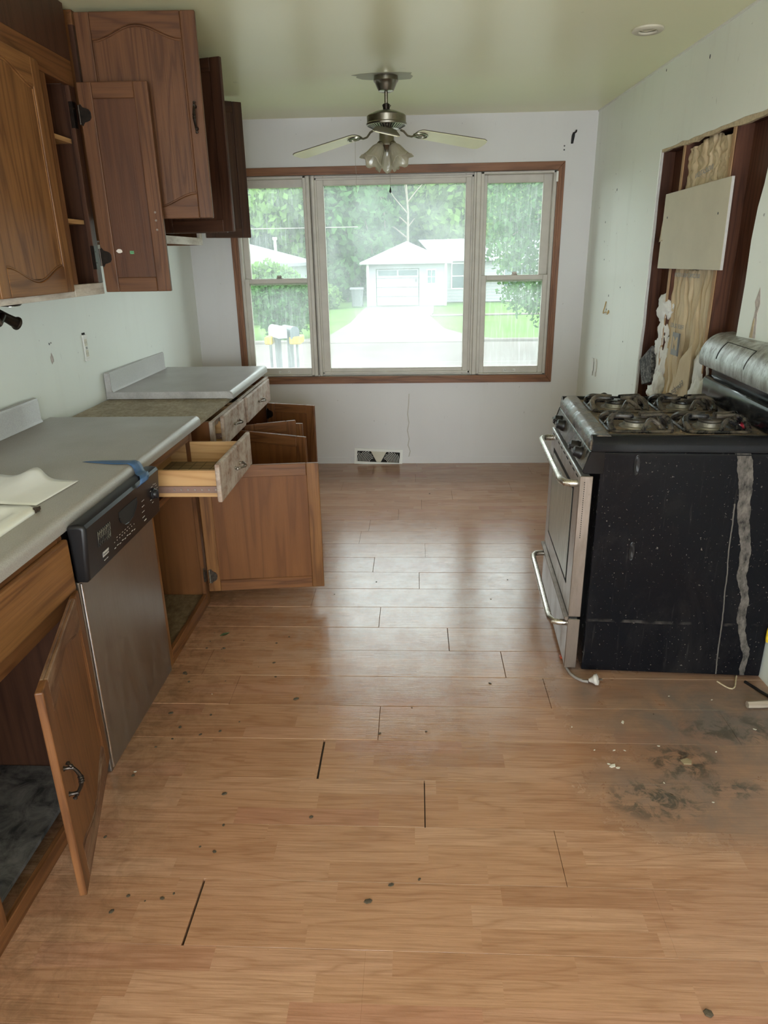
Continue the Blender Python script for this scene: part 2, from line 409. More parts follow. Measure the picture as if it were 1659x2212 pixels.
def kraft_mat():
    t = NT('kraft_paper'); v = t.coord('World')
    c = t.mix(t.ramp(t.noise(v, 7, 5, .6), [(.3, 0.), (.7, 1.)]), (.50, .375, .23), (.62, .50, .33))
    t.set(color=c, rough=.75, spec=.3); t.bump(t.noise(t.coord('World', (1, 1, .4)), 38, 5, .7), .6, .004); return t.m
kraft = kraft_mat()
def wool_mat():
    t = NT('fibreglass_wool'); v = t.coord('World')
    f = t.noise(v, 120, 5, .8)
    t.set(color=t.mix(f, (.82, .80, .74), (.97, .96, .94)), rough=.95, spec=.05, sss=0); t.bump(f, .9, .006); return t.m
wool = wool_mat()
def soot_mat():
    t = NT('sooty_backing'); v = t.coord('World')
    f = t.noise(v, 55, 6, .75)
    t.set(color=t.mix(t.ramp(f, [(.45, 0.), (.72, 1.)]), (.018, .017, .017), (.30, .28, .26)), rough=.8); t.bump(f, .8, .004); return t.m
soot = soot_mat()
def frosted():
    t = NT('ribbed_frosted_glass'); t.t.nodes.remove(t.b)
    a = t.n('ShaderNodeBsdfTranslucent'); a.inputs[0].default_value = (.80, .76, .64, 1)
    b = t.n('ShaderNodeBsdfDiffuse'); b.inputs[0].default_value = (.62, .58, .48, 1)
    g = t.n('ShaderNodeBsdfGlossy'); g.inputs['Roughness'].default_value = .25
    m = t.n('ShaderNodeMixShader'); m.inputs[0].default_value = .45; t.L(a.outputs[0], m.inputs[1]); t.L(b.outputs[0], m.inputs[2])
    m2 = t.n('ShaderNodeMixShader'); m2.inputs[0].default_value = .08; t.L(m.outputs[0], m2.inputs[1]); t.L(g.outputs[0], m2.inputs[2])
    t.L(m2.outputs[0], t.out.inputs[0]); return t.m
frost = frosted()
def tape_mat():
    t = NT('blue_masking_tape'); v = t.coord('World')
    t.set(color=t.mix(t.noise(v, 40, 3), (.045, .105, .23), (.075, .15, .30)), rough=.5); t.bump(t.noise(v, 200, 2), .15, .001); return t.m
tape_m = tape_mat()
def pane_mat(name, haze, tint=(.93, 1.0, .965), streak=0.):
    # dirty window glass: clear transmission, scattered by a film of dust and streaks, with a weak reflection
    t = NT(name); t.t.nodes.remove(t.b); v = t.coord('World')
    tr = t.n('ShaderNodeBsdfTransparent'); tr.inputs[0].default_value = (*tint, 1)
    tl = t.n('ShaderNodeBsdfTranslucent'); tl.inputs[0].default_value = (.80, .88, .84, 1)
    gl = t.n('ShaderNodeBsdfGlossy'); gl.inputs['Roughness'].default_value = .02
    n1 = t.ramp(t.noise(v, 3.0, 4, .6), [(.3, .55), (.75, 1.3)])
    s1 = t.ramp(t.noise(t.coord('World', (10, 1, .7)), 9, 4, .65), [(.48, 0.), (.72, 1.)])
    f = t.math('MULTIPLY', t.math('ADD', n1, t.math('MULTIPLY', s1, streak)), haze, clamp=True)
    m = t.n('ShaderNodeMixShader'); t.L(f, m.inputs[0]); t.L(tr.outputs[0], m.inputs[1]); t.L(tl.outputs[0], m.inputs[2])
    fr = t.n('ShaderNodeFresnel'); fr.inputs[0].default_value = 1.12
    m2 = t.n('ShaderNodeMixShader'); t.L(fr.outputs[0], m2.inputs[0]); t.L(m.outputs[0], m2.inputs[1]); t.L(gl.outputs[0], m2.inputs[2])
    t.L(m2.outputs[0], t.out.inputs[0]); return t.m
pane_big = pane_mat('hazy_glass', .15, (.93, .98, .955))
pane_side = pane_mat('streaky_glass', .11, (.93, .98, .95), .8)
def oven_glass():
    t = NT('oven_glass'); v = t.coord('Object')
    st = t.noise(t.coord('Object', (8, 8, .6)), 9, 5, .7)
    c = t.mix(t.ramp(st, [(.4, 0.), (.75, 1.)]), (.27, .285, .25), (.42, .43, .38))  # glass lightened: its reflections are put into the base colour
    t.set(color=c, rough=.22, spec=.7); return t.m
oven_g = oven_glass()

def floor_mat():
    t = NT('laminate_planks'); v = t.coord('World'); x, y, z = t.sep(v)
    row = t.math('FLOOR', t.math('DIVIDE', t.math('SUBTRACT', y, 1.580-.0643*40), .0643333))
    wn1 = t.n('ShaderNodeTexWhiteNoise'); wn1.noise_dimensions = '1D'; t.L(row, wn1.inputs['W'])
    xs = t.math('DIVIDE', t.math('ADD', x, t.math('MULTIPLY', wn1.outputs[0], 3.7)), .43)
    cell = t.math('FLOOR', xs)
    cmb = t.n('ShaderNodeCombineXYZ'); t.L(row, cmb.inputs[0]); t.L(cell, cmb.inputs[1])
    wn2 = t.n('ShaderNodeTexWhiteNoise'); wn2.noise_dimensions = '2D'; t.L(cmb.outputs[0], wn2.inputs['Vector'])
    tone = wn2.outputs[0]
    base = t.ramp(tone, [(0., (.37, .185, .105)), (.3, (.46, .25, .148)), (.6, (.41, .21, .12)), (.85, (.50, .285, .178)), (1., (.395, .185, .115))])
    off = t.math('MULTIPLY', tone, 31.)
    cv = t.n('ShaderNodeCombineXYZ'); t.L(t.math('ADD', t.math('MULTIPLY', x, .11), off), cv.inputs[0]); t.L(y, cv.inputs[1]); t.L(off, cv.inputs[2])
    w = t.noise(cv.outputs[0], 9, 3, .5, .2)
    rings = t.math('ABSOLUTE', t.math('SUBTRACT', t.math('FRACT', t.math('MULTIPLY', w, 9)), .5))
    rr = t.ramp(rings, [(.02, 0.), (.16, .7), (.5, 1.)])
    cv2 = t.n('ShaderNodeCombineXYZ'); t.L(t.math('ADD', t.math('MULTIPLY', x, .03), off), cv2.inputs[0]); t.L(y, cv2.inputs[1])
    pores = t.ramp(t.noise(cv2.outputs[0], 190, 3, .7), [(.35, 0.), (.6, 1.)])
    c = t.mix(t.math('MULTIPLY', t.math('SUBTRACT', 1, rr), .42), base, (.24, .105, .05))
    c = t.mix(t.math('MULTIPLY', t.math('SUBTRACT', 1, pores), .42), c, (.20, .09, .042))
    # real dirt: a greasy patch in front of and beside the range, grime along the cabinets, scuffs and spots
    def blob(cx, cy, sx, sy):
        a = t.math('DIVIDE', t.math('SUBTRACT', x, cx), sx); b = t.math('DIVIDE', t.math('SUBTRACT', y, cy), sy)
        d = t.math('ADD', t.math('MULTIPLY', a, a), t.math('MULTIPLY', b, b)); return t.math('SUBTRACT', 1, d, clamp=True)
    n5 = t.noise(v, 6, 7, .7, .5); n20 = t.noise(v, 19, 6, .75, .6)
    g = t.math('MAXIMUM', blob(1.10, 2.10, .62, .42), t.math('MULTIPLY', blob(.86, 1.74, .40, .26), .8))
    g = t.math('MAXIMUM', g, t.math('MULTIPLY', blob(.62, 2.30, .16, .22), .7))
    grime = t.math('MULTIPLY', g, t.ramp(n5, [(.30, .25), (.60, 1.)]))
    c = t.mix(t.math('MULTIPLY', grime, 1.05, clamp=True), c, (.17, .13, .11))
    g2 = t.math('MAXIMUM', blob(.74, 1.71, .16, .10), t.math('MAXIMUM', blob(.87, 1.88, .13, .10), t.math('MAXIMUM', blob(.98, 1.76, .10, .05), blob(1.12, 2.05, .22, .08))))
    patch = t.math('MULTIPLY', t.math('POWER', g2, .5), t.ramp(n20, [(.47, 0.), (.58, 1.)]))
    c = t.mix(t.math('MULTIPLY', patch, 1.0, clamp=True), c, (.075, .06, .045))
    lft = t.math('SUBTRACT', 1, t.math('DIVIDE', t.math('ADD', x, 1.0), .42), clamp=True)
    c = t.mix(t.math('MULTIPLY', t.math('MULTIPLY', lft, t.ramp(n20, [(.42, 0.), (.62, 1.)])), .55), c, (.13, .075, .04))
    scr = t.ramp(t.noise(v, 55, 3, .5), [(.765, 0.), (.79, 1.)])
    c = t.mix(t.math('MULTIPLY', scr, .6), c, (.10, .07, .05))
    window_sheen = t.math('MULTIPLY', blob(0, 2.9, .8, 1.1), t.ramp(t.noise(v, 9, 6, .7), [(.4, 0.), (.65, .42)]))  # whitish window reflection painted into the floor colour, broken up by noise
    c = t.mix(window_sheen, c, (.50, .45, .41))
    rv = t.ramp(t.noise(v, 13, 6, .7, .5), [(.3, .11), (.7, .27)])
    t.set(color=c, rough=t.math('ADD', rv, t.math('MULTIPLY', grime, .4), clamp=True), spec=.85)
    hb = t.math('ADD', t.math('MULTIPLY', pores, .25), t.math('ADD', t.math('MULTIPLY', t.noise(v, 3.5, 3), 2.0), t.math('MULTIPLY', n20, .7)))
    t.bump(hb, .22, .0022); return t.m
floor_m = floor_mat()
sub_dark = plain('subfloor_dark', (.05, .035, .025), .9)

# ------------------------------------------------------------------ the setting
H = 2.4616; DY = 5.362; YB = -2.4
def xl(y): return -1.645-.036*(DY-y)
def xr(y): return 1.236+.0357*(DY-y)

sub = MB().box(-2.1, 1.9, YB-.2, DY+.1, -.12, -.0125).build('floor', sub_dark); tag(sub, kind='structure')
rnd = random.Random(4)
seams = {  # plank row index k (lower edge at 1.580 + .193 k) -> joints read off the floor
    -3: [(-.12, 0), (1.05, 0)], -2: [(-.568, .006), (.62, 0)], -1: [(.40, .0012)], 0: [(.028, .0028), (-1.2, 0)], 1: [(-.314, .0065), (.93, 0)],
    2: [(-.13, .001), (1.1, 0)], 3: [(.50, .001), (-.7, 0)], 4: [(.357, .0016), (-.86, 0)], 5: [(.143, .0018), (-1.07, 0)], 6: [(-.165, .001), (1.05, 0)],
    7: [(.62, .001), (-.5, 0)], 8: [(.02, .001), (1.1, 0)], 9: [(-.225, .001), (.99, 0)]}
def plank(x0, x1, y0, y1, dz, tilt, c=.0016):
    c = c; zt = dz; zb = -.012
    def zz(y): return zt+tilt*(y-(y0+y1)/2)
    vs = [(x0, y0, zb), (x1, y0, zb), (x1, y1, zb), (x0, y1, zb),
          (x0, y0, zz(y0)-c), (x1, y0, zz(y0)-c), (x1, y1, zz(y1)-c), (x0, y1, zz(y1)-c),
          (x0+c*.5, y0+c, zz(y0)), (x1-c*.5, y0+c, zz(y0)), (x1-c*.5, y1-c, zz(y1)), (x0+c*.5, y1-c, zz(y1))]
    fs = [(0, 3, 2, 1), (0, 1, 5, 4), (1, 2, 6, 5), (2, 3, 7, 6), (3, 0, 4, 7), (4, 5, 9, 8), (5, 6, 10, 9), (6, 7, 11, 10), (7, 4, 8, 11), (8, 9, 10, 11)]
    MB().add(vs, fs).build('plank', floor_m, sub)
for k in range(-20, 20):
    y0 = 1.580+.1930*k+.0003; y1 = y0+.1924
    if y0 > DY: break
    y1 = min(y1, DY-.002)
    if k in seams: js = sorted(seams[k])
    else:
        s0 = -1.9+rnd.random()*1.2; js = [(s0, .0008), (s0+1.21, .0008), (s0+2.42, .0008)]
    xa = xl((y0+y1)/2)-.02; xb = xr((y0+y1)/2)+.02
    js = [j for j in js if xa+.05 < j[0] < xb-.05]
    cuts = [(xa, 0)]+js+[(xb, 0)]
    for (a, ga), (b, gb) in zip(cuts, cuts[1:]):
        glint_zone = 1 if 2 <= k <= 9 else .4  # window glints put into the shape: rows here get deeper, more tilted edges
        plank(a+ga/2, b-gb/2, y0, y1, rnd.uniform(-.0008, .0004)*glint_zone, rnd.uniform(-.006, .006)*glint_zone, .0019 if glint_zone == 1 else .0006)

# ceiling
cl = MB().box(-2.1, 1.9, YB-.2, DY+.2, H, H+.12).build('ceiling', paint_ceiling); tag(cl, kind='structure')

# far wall with the three-part window opening
WX0, WX1, WZ0, WZ1 = -1.287, .985, .700, 2.106
m = MB(); T0, T1 = DY, DY+.16
m.box(-2.1, WX0, T0, T1, -.1, H); m.box(WX1, 1.9, T0, T1, -.1, H); m.box(WX0, WX1, T0, T1, -.1, WZ0); m.box(WX0, WX1, T0, T1, WZ1, H)
wf = m.build('wall_far', paint_far); tag(wf, kind='structure')

# left wall
yl0, yl1 = YB, DY
m = MB(); m.prism([(xl(yl0), yl0), (xl(yl1), yl1), (xl(yl1)-.15, yl1), (xl(yl0)-.15, yl0)], 'z', -.1, H)
wl = m.build('wall_left', paint_left); tag(wl, kind='structure')

# right wall, drywall torn out round the old recess; local frame: s runs along the wall towards the camera, d into the wall
RA = math.atan(.0357); RWM = Matrix.Translation((1.236, DY, 0)) @ Matrix(((math.sin(RA), math.cos(RA), 0, 0), (-math.cos(RA), math.sin(RA), 0, 0), (0, 0, 1, 0), (0, 0, 0, 1)))
def ss(y): return (DY-y)/math.cos(RA)
S0, S1 = ss(4.10), ss(2.985)          # far and near edge of the opening
rg = random.Random(8)
def jag(s, z0, z1, amp, n, lean=0):
    return [(s+lean*(z1-(z0+(z1-z0)*i/n))+(rg.uniform(-amp, amp) if 0 < i < n else 0), z0+(z1-z0)*i/n) for i in range(n+1)]
ZB, ZT = .30, 2.062
wr = MB()
far_edge = jag(S0, ZB, ZT, .006, 14)
wr.prism([(0, -.1), (S0, -.1)]+far_edge+[(S0, H), (0, H)], 'y', 0, .014, RWM)
near_edge = jag(S1, ZB, 1.60, .006, 8)+[(S1+.012, 1.72), (S1+.034, 1.80), (S1+.042, 1.86), (S1+.03, 1.93), (S1+.034, ZT)]
SE = ss(YB)
wr.prism([(SE, -.1), (S1, -.1)]+near_edge+[(S1, H), (SE, H)], 'y', 0, .014, RWM)
wr.prism([(S0, ZT)]+[(S0+(S1-S0)*i/16, ZT+rg.uniform(-.004, .004)) for i in range(1, 16)]+[(S1, ZT), (S1, H), (S0, H)], 'y', 0, .014, RWM)
wr.box(S0, S1, 0, .014, -.1, ZB, RWM)
wr.box(0, SE, .125, .16, -.1, H, RWM)   # sheathing behind
wr.box(0, S0-.06, .014, .125, -.1, H, RWM); wr.box(S1+.07, SE, .014, .125, -.1, H, RWM)
wall_r = wr.build('wall_right', paint_right); tag(wall_r, kind='structure')
def rpart(name, mb_fn, mat, **k):
    m = MB(); mb_fn(m); return m.build(name, mat, wall_r, **k)
rpart('torn_edge', lambda m: [m.prism([(S0-.001, ZB), (S0+.009, ZB)]+[(s+rg.uniform(.003, .013), z) for s, z in far_edge[1:-1]]+[(S0+.008, ZT), (S0-.001, ZT)], 'y', .003, .0145, RWM)], drywall_core)
rpart('torn_edge', lambda m: [m.prism([(S0, ZT+.003)]+[(S1+.034, ZT+.003), (S1+.034, ZT-.012)]+[(S1-(S1-S0)*i/18, ZT-rg.uniform(.010, .024)) for i in range(0, 19)], 'y', .004, .02, RWM)], torn_tan)
rpart('sheathing_board', lambda m: m.box(S0-.06, S0+.50, .112, .124, .1, ZT+.1, RWM), stud_z)
rpart('sheathing_board', lambda m: m.box(S0+.502, S1+.07, .112, .124, .1, ZT+.1, RWM), stud_z)
for a, b in ((S0-.06, S0-.022), (ss(3.835), ss(3.80)), (ss(3.315), ss(3.278)), (S1+.030, S1+.07)):
    st = rpart('stud', lambda m: m.box(a, b, .018, .111, .1, ZT+.02, RWM), stud_z, bevel=.002)
for a, b in ((ss(3.835), ss(3.80)), (ss(3.315), ss(3.278))):
    rpart('nailing_strip', lambda m: m.box(a+.004, b-.008, .0135, .0178, .1, ZT-.01, RWM), pine_z)
rpart('header', lambda m: m.box(S0-.05, S1+.06, .016, .111, ZT-.008, ZT+.035, RWM), stud_z)
rpart('face_board', lambda m: m.box(ss(3.277), S1+.028, .085, .111, .1, ZT-.01, RWM), stud_z)
rpart('face_board', lambda m: m.box(S0-.02, ss(3.838), .085, .111, .1, ZT-.01, RWM), stud_z)

# back wall behind the camera, unseen patio door opening added to let light in
m = MB(); m.box(-2.1, -1.1, YB-.15, YB, -.1, H); m.box(1.1, 1.9, YB-.15, YB, -.1, H); m.box(-1.1, 1.1, YB-.15, YB, 2.05, H); m.box(-1.1, 1.1, YB-.15, YB, -.1, .04)
tag(m.build('wall_back', paint_far), kind='structure')
dr = empty('door_1', (0, YB-.08, .04), kind='structure')
m = MB()
for a, b in ((-1.1, -1.05), (-.03, .03), (1.05, 1.1)): m.box(a, b, -.03, .03, 0, 2.01)
m.box(-1.1, 1.1, -.03, .03, 0, .06); m.box(-1.1, 1.1, -.03, .03, 1.96, 2.01); m.build('door_frame', white_paint, dr)
for a, b in ((-1.05, -.03), (.03, 1.05)): MB().box(a, b, -.004, .004, .06, 1.96).build('pane', pane_side, dr)

# caulk line where the right wall meets the ceiling, the plaster line under the window, baseboard line
m = MB(); m.box(.0, SE, -.006, .001, H-.008, H+.002, RWM)
tag(m.build('trim_1', white_plastic), kind='structure')
m = MB(); m.box(-1.64, 1.23, DY-.003, DY+.001, 0, .052)
tag(m.build('baseboard_far', paint_far), kind='structure')

# ------------------------------------------------------------------ window
cas = empty('trim_2', (0, DY, 0), kind='structure')
def casing(name, poly, mat): MB().prism(poly, 'y', -.018, .004).build(name, mat, cas, bevel=.003, seg=2)
ox0, ox1, oz0, oz1 = -1.336, 1.033, .645, 2.158; ix0, ix1, iz0, iz1 = -1.287, .985, .700, 2.106
casing('casing_side', [(ox0, oz0), (ix0, iz0), (ix0, iz1), (ox0, oz1)], trim_z)
casing('casing_side', [(ox1, oz0), (ix1, iz0), (ix1, iz1), (ox1, oz1)], trim_z)
casing('casing_top', [(ox0, oz1), (ix0, iz1), (ix1, iz1), (ox1, oz1)], trim_x)
casing('casing_bottom', [(ox0, oz0), (ix0, iz0), (ix1, iz0), (ox1, oz0)], trim_x)
def molding(x0, x1, z0, z1):
    m = MB(); m.box(x0, x1, -.022, -.017, z0, z1); return m
molding(ix1+.012, ix1+.026, iz0-.02, iz1+.02).build('casing_bead', trim_z, cas, bevel=.002)
molding(ix0-.026, ix0-.012, iz0-.02, iz1+.02).build('casing_bead', trim_z, cas, bevel=.002)
molding(ix0-.02, ix1+.02, iz0-.026, iz0-.012).build('casing_bead', trim_x, cas, bevel=.002)

def frame_mb(x0, x1, z0, z1, gx0, gx1, gz0, gz1, y0, y1):
    m = MB(); m.box(x0, gx0, y0, y1, z0, z1); m.box(gx1, x1, y0, y1, z0, z1); m.box(gx0, gx1, y0, y1, z0, gz0); m.box(gx0, gx1, y0, y1, gz1, z1); return m
def stops(m, x0, x1, z0, z1, y0, w=.012, d=.012):
    m.box(x0, x0+w, y0, y0+d, z0, z1); m.box(x1-w, x1, y0, y0+d, z0, z1); m.box(x0, x1, y0, y0+d, z1-w, z1); m.box(x0, x1, y0, y0+d, z0, z0+w)
# window_2 : fixed picture window
w2 = empty('window_2', (0, DY, 0), kind='structure')
frame_mb(-.745, .432, .702, 2.104, -.652, .358, .757, 2.040, .030, .075).build('window_frame', white_paint, w2, bevel=.004)
m = MB(); stops(m, -.716, .414, .716, 2.090, .018, .016, .014); m.build('window_stop', white_paint, w2, bevel=.003)
MB().box(-.655, .361, .050, .054, .754, 2.043).build('pane', pane_big, w2)
m = MB(); m.box(-.735, -.712, .0, .06, .702, 2.104); m.box(-.775, -.748, .0, .09, .702, 2.104)
m.build('mullion', white_paint, w2, bevel=.004)
m = MB(); m.box(.43, .462, .0, .09, .702, 2.104); m.box(.412, .43, .006, .06, .702, 2.104); m.build('mullion', white_paint, w2, bevel=.004)
# window_1, window_3 : sash windows either side
def sash_window(name, x0, x1, ug, lg, lockx, liftx):
    w = empty(name, (0, DY, 0), kind='structure')
    m = MB(); m.box(x0, x0+.022, .0, .12, .702, 2.104); m.box(x1-.022, x1, .0, .12, .702, 2.104); m.box(x0, x1, .0, .12, 2.088, 2.104); m.box(x0, x1, 0, .12, .702, .712)
    m.build('window_frame', white_paint, w, bevel=.003)
    frame_mb(x0+.020, x1-.020, 1.372, 2.088, ug[0], ug[1], 1.418, 2.036, .062, .098).build('upper_sash', white_paint, w, bevel=.003)
    MB().box(ug[0]-.003, ug[1]+.003, .078, .082, 1.414, 2.04).build('pane', pane_side, w)
    frame_mb(x0+.014, x1-.014, .712, 1.420, lg[0], lg[1], .762, 1.386, .018, .056).build('lower_sash', white_paint, w, bevel=.003)
    MB().box(lg[0]-.003, lg[1]+.003, .036, .040, .758, 1.39).build('pane', pane_side, w)
    m = MB(); m.box(lockx-.02, lockx+.02, .018, .05, 1.420, 1.428); m.box(lockx-.016, lockx+.016, .024, .044, 1.428, 1.442); m.build('sash_lock', pewter, w, bevel=.002)
    m = MB()
    for q in (-.036, .036): m.box(liftx+q-.009, liftx+q+.009, .013, .018, .724, .742)
    m.tube([(liftx-.034, .012, .733), (liftx-.028, .004, .730), (liftx+.028, .004, .730), (liftx+.034, .012, .733)], .0035, 6)
    lf = m.build('sash_lift', white_plastic, w)
    m = MB()
    for q in (-.036, .036): m.lathe([(.0028, 0), (.0022, .002)], 8, T(liftx+q, .013, .733) @ RX(PI/2))
    m.build('screw', bronze, lf, kind='stuff')
    return w
sash_window('window_1', -1.287, -.775, (-1.225, -.80), (-1.232, -.782), -1.008, -1.01)
sash_window('window_3', .462, .985, (.512, .905), (.520, .930), .725, .718)
m = MB(); m.box(.975, .989, DY-.024, DY-.017, 2.03, 2.095)
tag(m.build('curtain_clip', white_plastic), 'small white clip at the top right corner of the window frame', 'clip')

# ------------------------------------------------------------------ cabinet doors and pulls
def arch(x0, x1, z, rise, n=14, flip=1):
    # cathedral curve: flat shoulders rising to the middle
    pts = []
    for i in range(n+1):
        u = i/n; b = (1-math.cos(2*PI*u))/2
        pts.append((x0+(x1-x0)*u, z+flip*rise*b))
    return pts
def pull(parent, x, y, z, d, vertical=True, L=.105, mat=None):
    # bail handle: two turned posts, a bow with a ringed middle, finials past the posts; d = +1/-1 direction it stands proud along local y
    m = MB(); mat = mat or bronze; h = L/2
    def Q(a, o): return (x, y+d*o, z+a) if vertical else (x+a, y+d*o, z)
    for s in (-1, 1):
        m.tube([Q(s*h*.72, 0), Q(s*h*.72, .004), Q(s*h*.72, .012), Q(s*h*.70, .022)], [.007, .0045, .0042, .005], 8)
        m.tube([Q(s*h*.70, .018), Q(s*h*.82, .017), Q(s*h*.88, .014), Q(s*h*1.0, .011), Q(s*h*1.06, .010)], [.004, .005, .0032, .0058, .002], 8)
    n = 12; pts = []; rs = []
    for i in range(n+1):
        u = -1+2*i/n; pts.append(Q(u*h*.70, .020+.013*(1-u*u))); rs.append(.0042+.0016*(1-abs(u)))
    m.tube(pts, rs, 8)
    for u in (-.18, 0, .18):
        c = Q(u*h*.7, .020+.013*(1-u*u)); a = Q(u*h*.7-.003, .020+.013*(1-u*u)); b = Q(u*h*.7+.003, .020+.013*(1-u*u))
        m.tube([a, c, b], [.0058, .0075, .0058], 8)
    return m.build('handle', mat, parent, smooth=True)
def hinge(parent, x, y, z, d, mat=bronze, s=1):
    # decorative leaf on the door plus barrel
    m = MB(); w = .042*s; h = .030
    poly = [(0, -h), (.006, -h*1.25), (.014, -h*.85), (.026*s, -h*.75), (w*.85, -h*.62), (w, -h*.3), (w, h*.3), (w*.85, h*.62), (.026*s, h*.75), (.014, h*.85), (.006, h*1.25), (0, h)]
    m.prism([(x+a, z+b) for a, b in poly], 'y', y, y+d*.0035)
    m.tube([(x-.002, y+d*.002, z-h*1.1), (x-.002, y+d*.002, z+h*1.1)], .0045, 8)
    o = m.build('hinge', mat, parent)
    return o
def cab_door(parent, w, h, front, loc, rz, mats, handle=None, cathedral=True, hinges=(), back_frame=True, name='door', label=None, hh=bronze, tilt=0):
    """hinge edge at local x=0, free edge x=w, z 0..h; decorative face looks along front*y"""
    st, rl, pn = mats; t = .019; sw = .056; f = front
    y0, y1, y2, y3 = 0, f*-t*.5, 0, f*t*.5
    m = MB(); m.box(sw-.004, w-sw+.004, f*-.002, f*.004, sw-.004, h-sw+.004)
    d = m.build(name, pn, parent); d.location = loc; d.rotation_euler = (0, tilt, rz)
    for a, b in ((0, sw), (w-sw, w)): MB().box(a, b, -t/2, t/2, 0, h).build('stile', st, d, bevel=.0035, seg=2)
    if label: d['label'] = label
    rise = min(.05, w*.13) if cathedral else 0
    def rail(zb, up):
        m = MB()
        # back layer, straight
        za, zc = (zb, zb+sw) if not up else (zb-sw, zb)
        m.box(sw, w-sw, f*-t/2, 0, za, zc)
        if cathedral:
            if up: poly = [(sw, zb), (w-sw, zb)]+arch(sw, w-sw, zb-sw-rise*.7, rise)[::-1]
            else: poly = [(w-sw, zb), (sw, zb)]+arch(sw, w-sw, zb+sw+rise*.7, rise, flip=-1)
            m.prism(poly, 'y', 0, f*t/2)
        else: m.box(sw, w-sw, 0, f*t/2, za, zc)
        m.build('rail', rl, d, bevel=.0025)
    rail(h, True); rail(0, False)
    # inner moulding step on the show face
    q = .008
    MB().box(sw, sw+q, f*.002, f*.0065, sw, h-sw).build('moulding', st, d, bevel=.002); MB().box(w-sw-q, w-sw, f*.002, f*.0065, sw, h-sw).build('moulding', st, d, bevel=.002)
    if cathedral:
        for up in (1, 0):
            z = h-sw-rise*.7 if up else sw+rise*.7; fl = 1 if up else -1
            a = arch(sw, w-sw, z, rise, flip=fl); b = arch(sw, w-sw, z-fl*q, rise, flip=fl)
            MB().prism(a+b[::-1], 'y', f*.002, f*.0065).build('moulding', rl, d, bevel=.002)
    if handle: pull(d, w-.03, f*t/2, handle, f, mat=hh)
    for z in hinges: hinge(d, 0, -f*t/2, z, -f)
    return d
Z_ = (oak_z, oak_x, oak_panel)

def drawer(parent, w, h, loc, rz, depth, front_mats, box=True, label=None, hm=pewter):
    # local: x across the front 0..w, front face looks to -y, box runs to +y
    m = MB(); m.box(0, w, -.009, .010, 0, h)
    d = m.build('drawer', front_mats[0], parent, bevel=.006, seg=2); d.location = loc; d.rotation_euler = (0, 0, rz)
    if label: d['label'] = label
    if hm: pull(d, w/2, -.009, h*.47, -1, vertical=False, L=.10, mat=hm)
    if box:
        a, b = .035, w-.035
        MB().box(a, a+.014, .0105, depth, .012, h-.035).build('drawer_side', pine_y, d)
        MB().box(b-.014, b, .0105, depth, .012, h-.035).build('drawer_side', pine_y, d)
        MB().box(a+.0145, b-.0145, depth-.016, depth-.002, .012, h-.035).build('drawer_back', pine_x, d)
        MB().box(a+.0145, b-.0145, .0105, .020, .02, h-.045).build('drawer_back', pine_x, d)
        MB().box(a+.0145, b-.0145, .021, depth-.017, .022, .028).build('drawer_bottom', liner_m, d)
        for x in (a-.0085, b+.0005):
            m = MB(); m.box(x, x+.008, .012, depth-.02, h*.20, h*.20+.026)
            m.box(x-.001 if x < w/2 else x+.008, x if x < w/2 else x+.009, .012, depth-.02, h*.20, h*.20+.003); m.box(x-.001 if x < w/2 else x+.008, x if x < w/2 else x+.009, .012, depth-.02, h*.20+.023, h*.20+.026)
            sl = m.build('drawer_slide', cover_white, d)
            m = MB()
            for q in range(7): m.lathe([(.0035, 0), (.003, .0012)], 8, T(x+(0 if x < w/2 else .008), .02+q*.027, h*.20+.013) @ RY(-PI/2 if x < w/2 else PI/2))
            m.build('screw', screw_metal, sl, kind='stuff')
    return d

class Multi:
    """collects boxes and builds each one as an object of its own"""
    def __init__(s): s.q = []
    def box(s, *a): s.q.append(a)
    def build(s, name, mat, parent=None, **k):
        return [MB().box(*a).build(name, mat, parent, **k) for a in s.q][-1]
# ------------------------------------------------------------------ base cabinets
XF = -.997      # plane of the lower face frames
# sink base
sb = thing('sink_base_cabinet', 'oak sink base cabinet left of the dishwasher with its door swung open', 'cabinet', (0, 0, 0))
m = Multi(); m.box(XF-.019, XF, 1.742, 1.766, .0, .8465); m.box(XF-.019, XF, .62, .66, 0, .8465)
m.build('face_frame_stile', oak_z, sb, bevel=.002)
m = Multi(); m.box(XF-.019, XF+.0004, 1.165, 1.200, .0502, .6198)
m.build('face_frame_stile', oak_z, sb, bevel=.002)
m = Multi(); m.box(XF-.019, XF, .66, 1.742, .62, .672); m.box(XF-.019, XF, .66, 1.742, .812, .8465); m.box(XF-.0185, XF, .66, 1.742, .0, .050)
m.build('face_frame_rail', oak_y, sb, bevel=.002)
MB().box(-1.66, XF-.02, 1.748, 1.764, .0, .845).build('side_panel', oak_dark_z, sb)  # dark oak here and on the back panel paints in the inside shade
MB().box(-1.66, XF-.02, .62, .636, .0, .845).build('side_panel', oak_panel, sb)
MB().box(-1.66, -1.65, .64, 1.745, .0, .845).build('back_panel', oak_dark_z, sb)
MB().box(-1.648, XF-.05, .64, 1.745, .045, .058).build('cabinet_floor', marble, sb)
fd = MB().box(XF+.002, XF+.019, .64, 1.764, .676, .835).build('false_drawer_front', oak_light_y, sb, bevel=.006, seg=2)
m = MB(); m.prism([(.006*math.cos(a*PI/5)*(1+.3*math.sin(a*2.3))*1.6+1.30, .008*math.sin(a*PI/5)*1.8+.708) for a in range(10)], 'x', XF+.019, XF+.0198)
m.build('chipped_spot', chip_white, fd)
dang = math.atan2(1.262-1.765, -.838-(-.992))
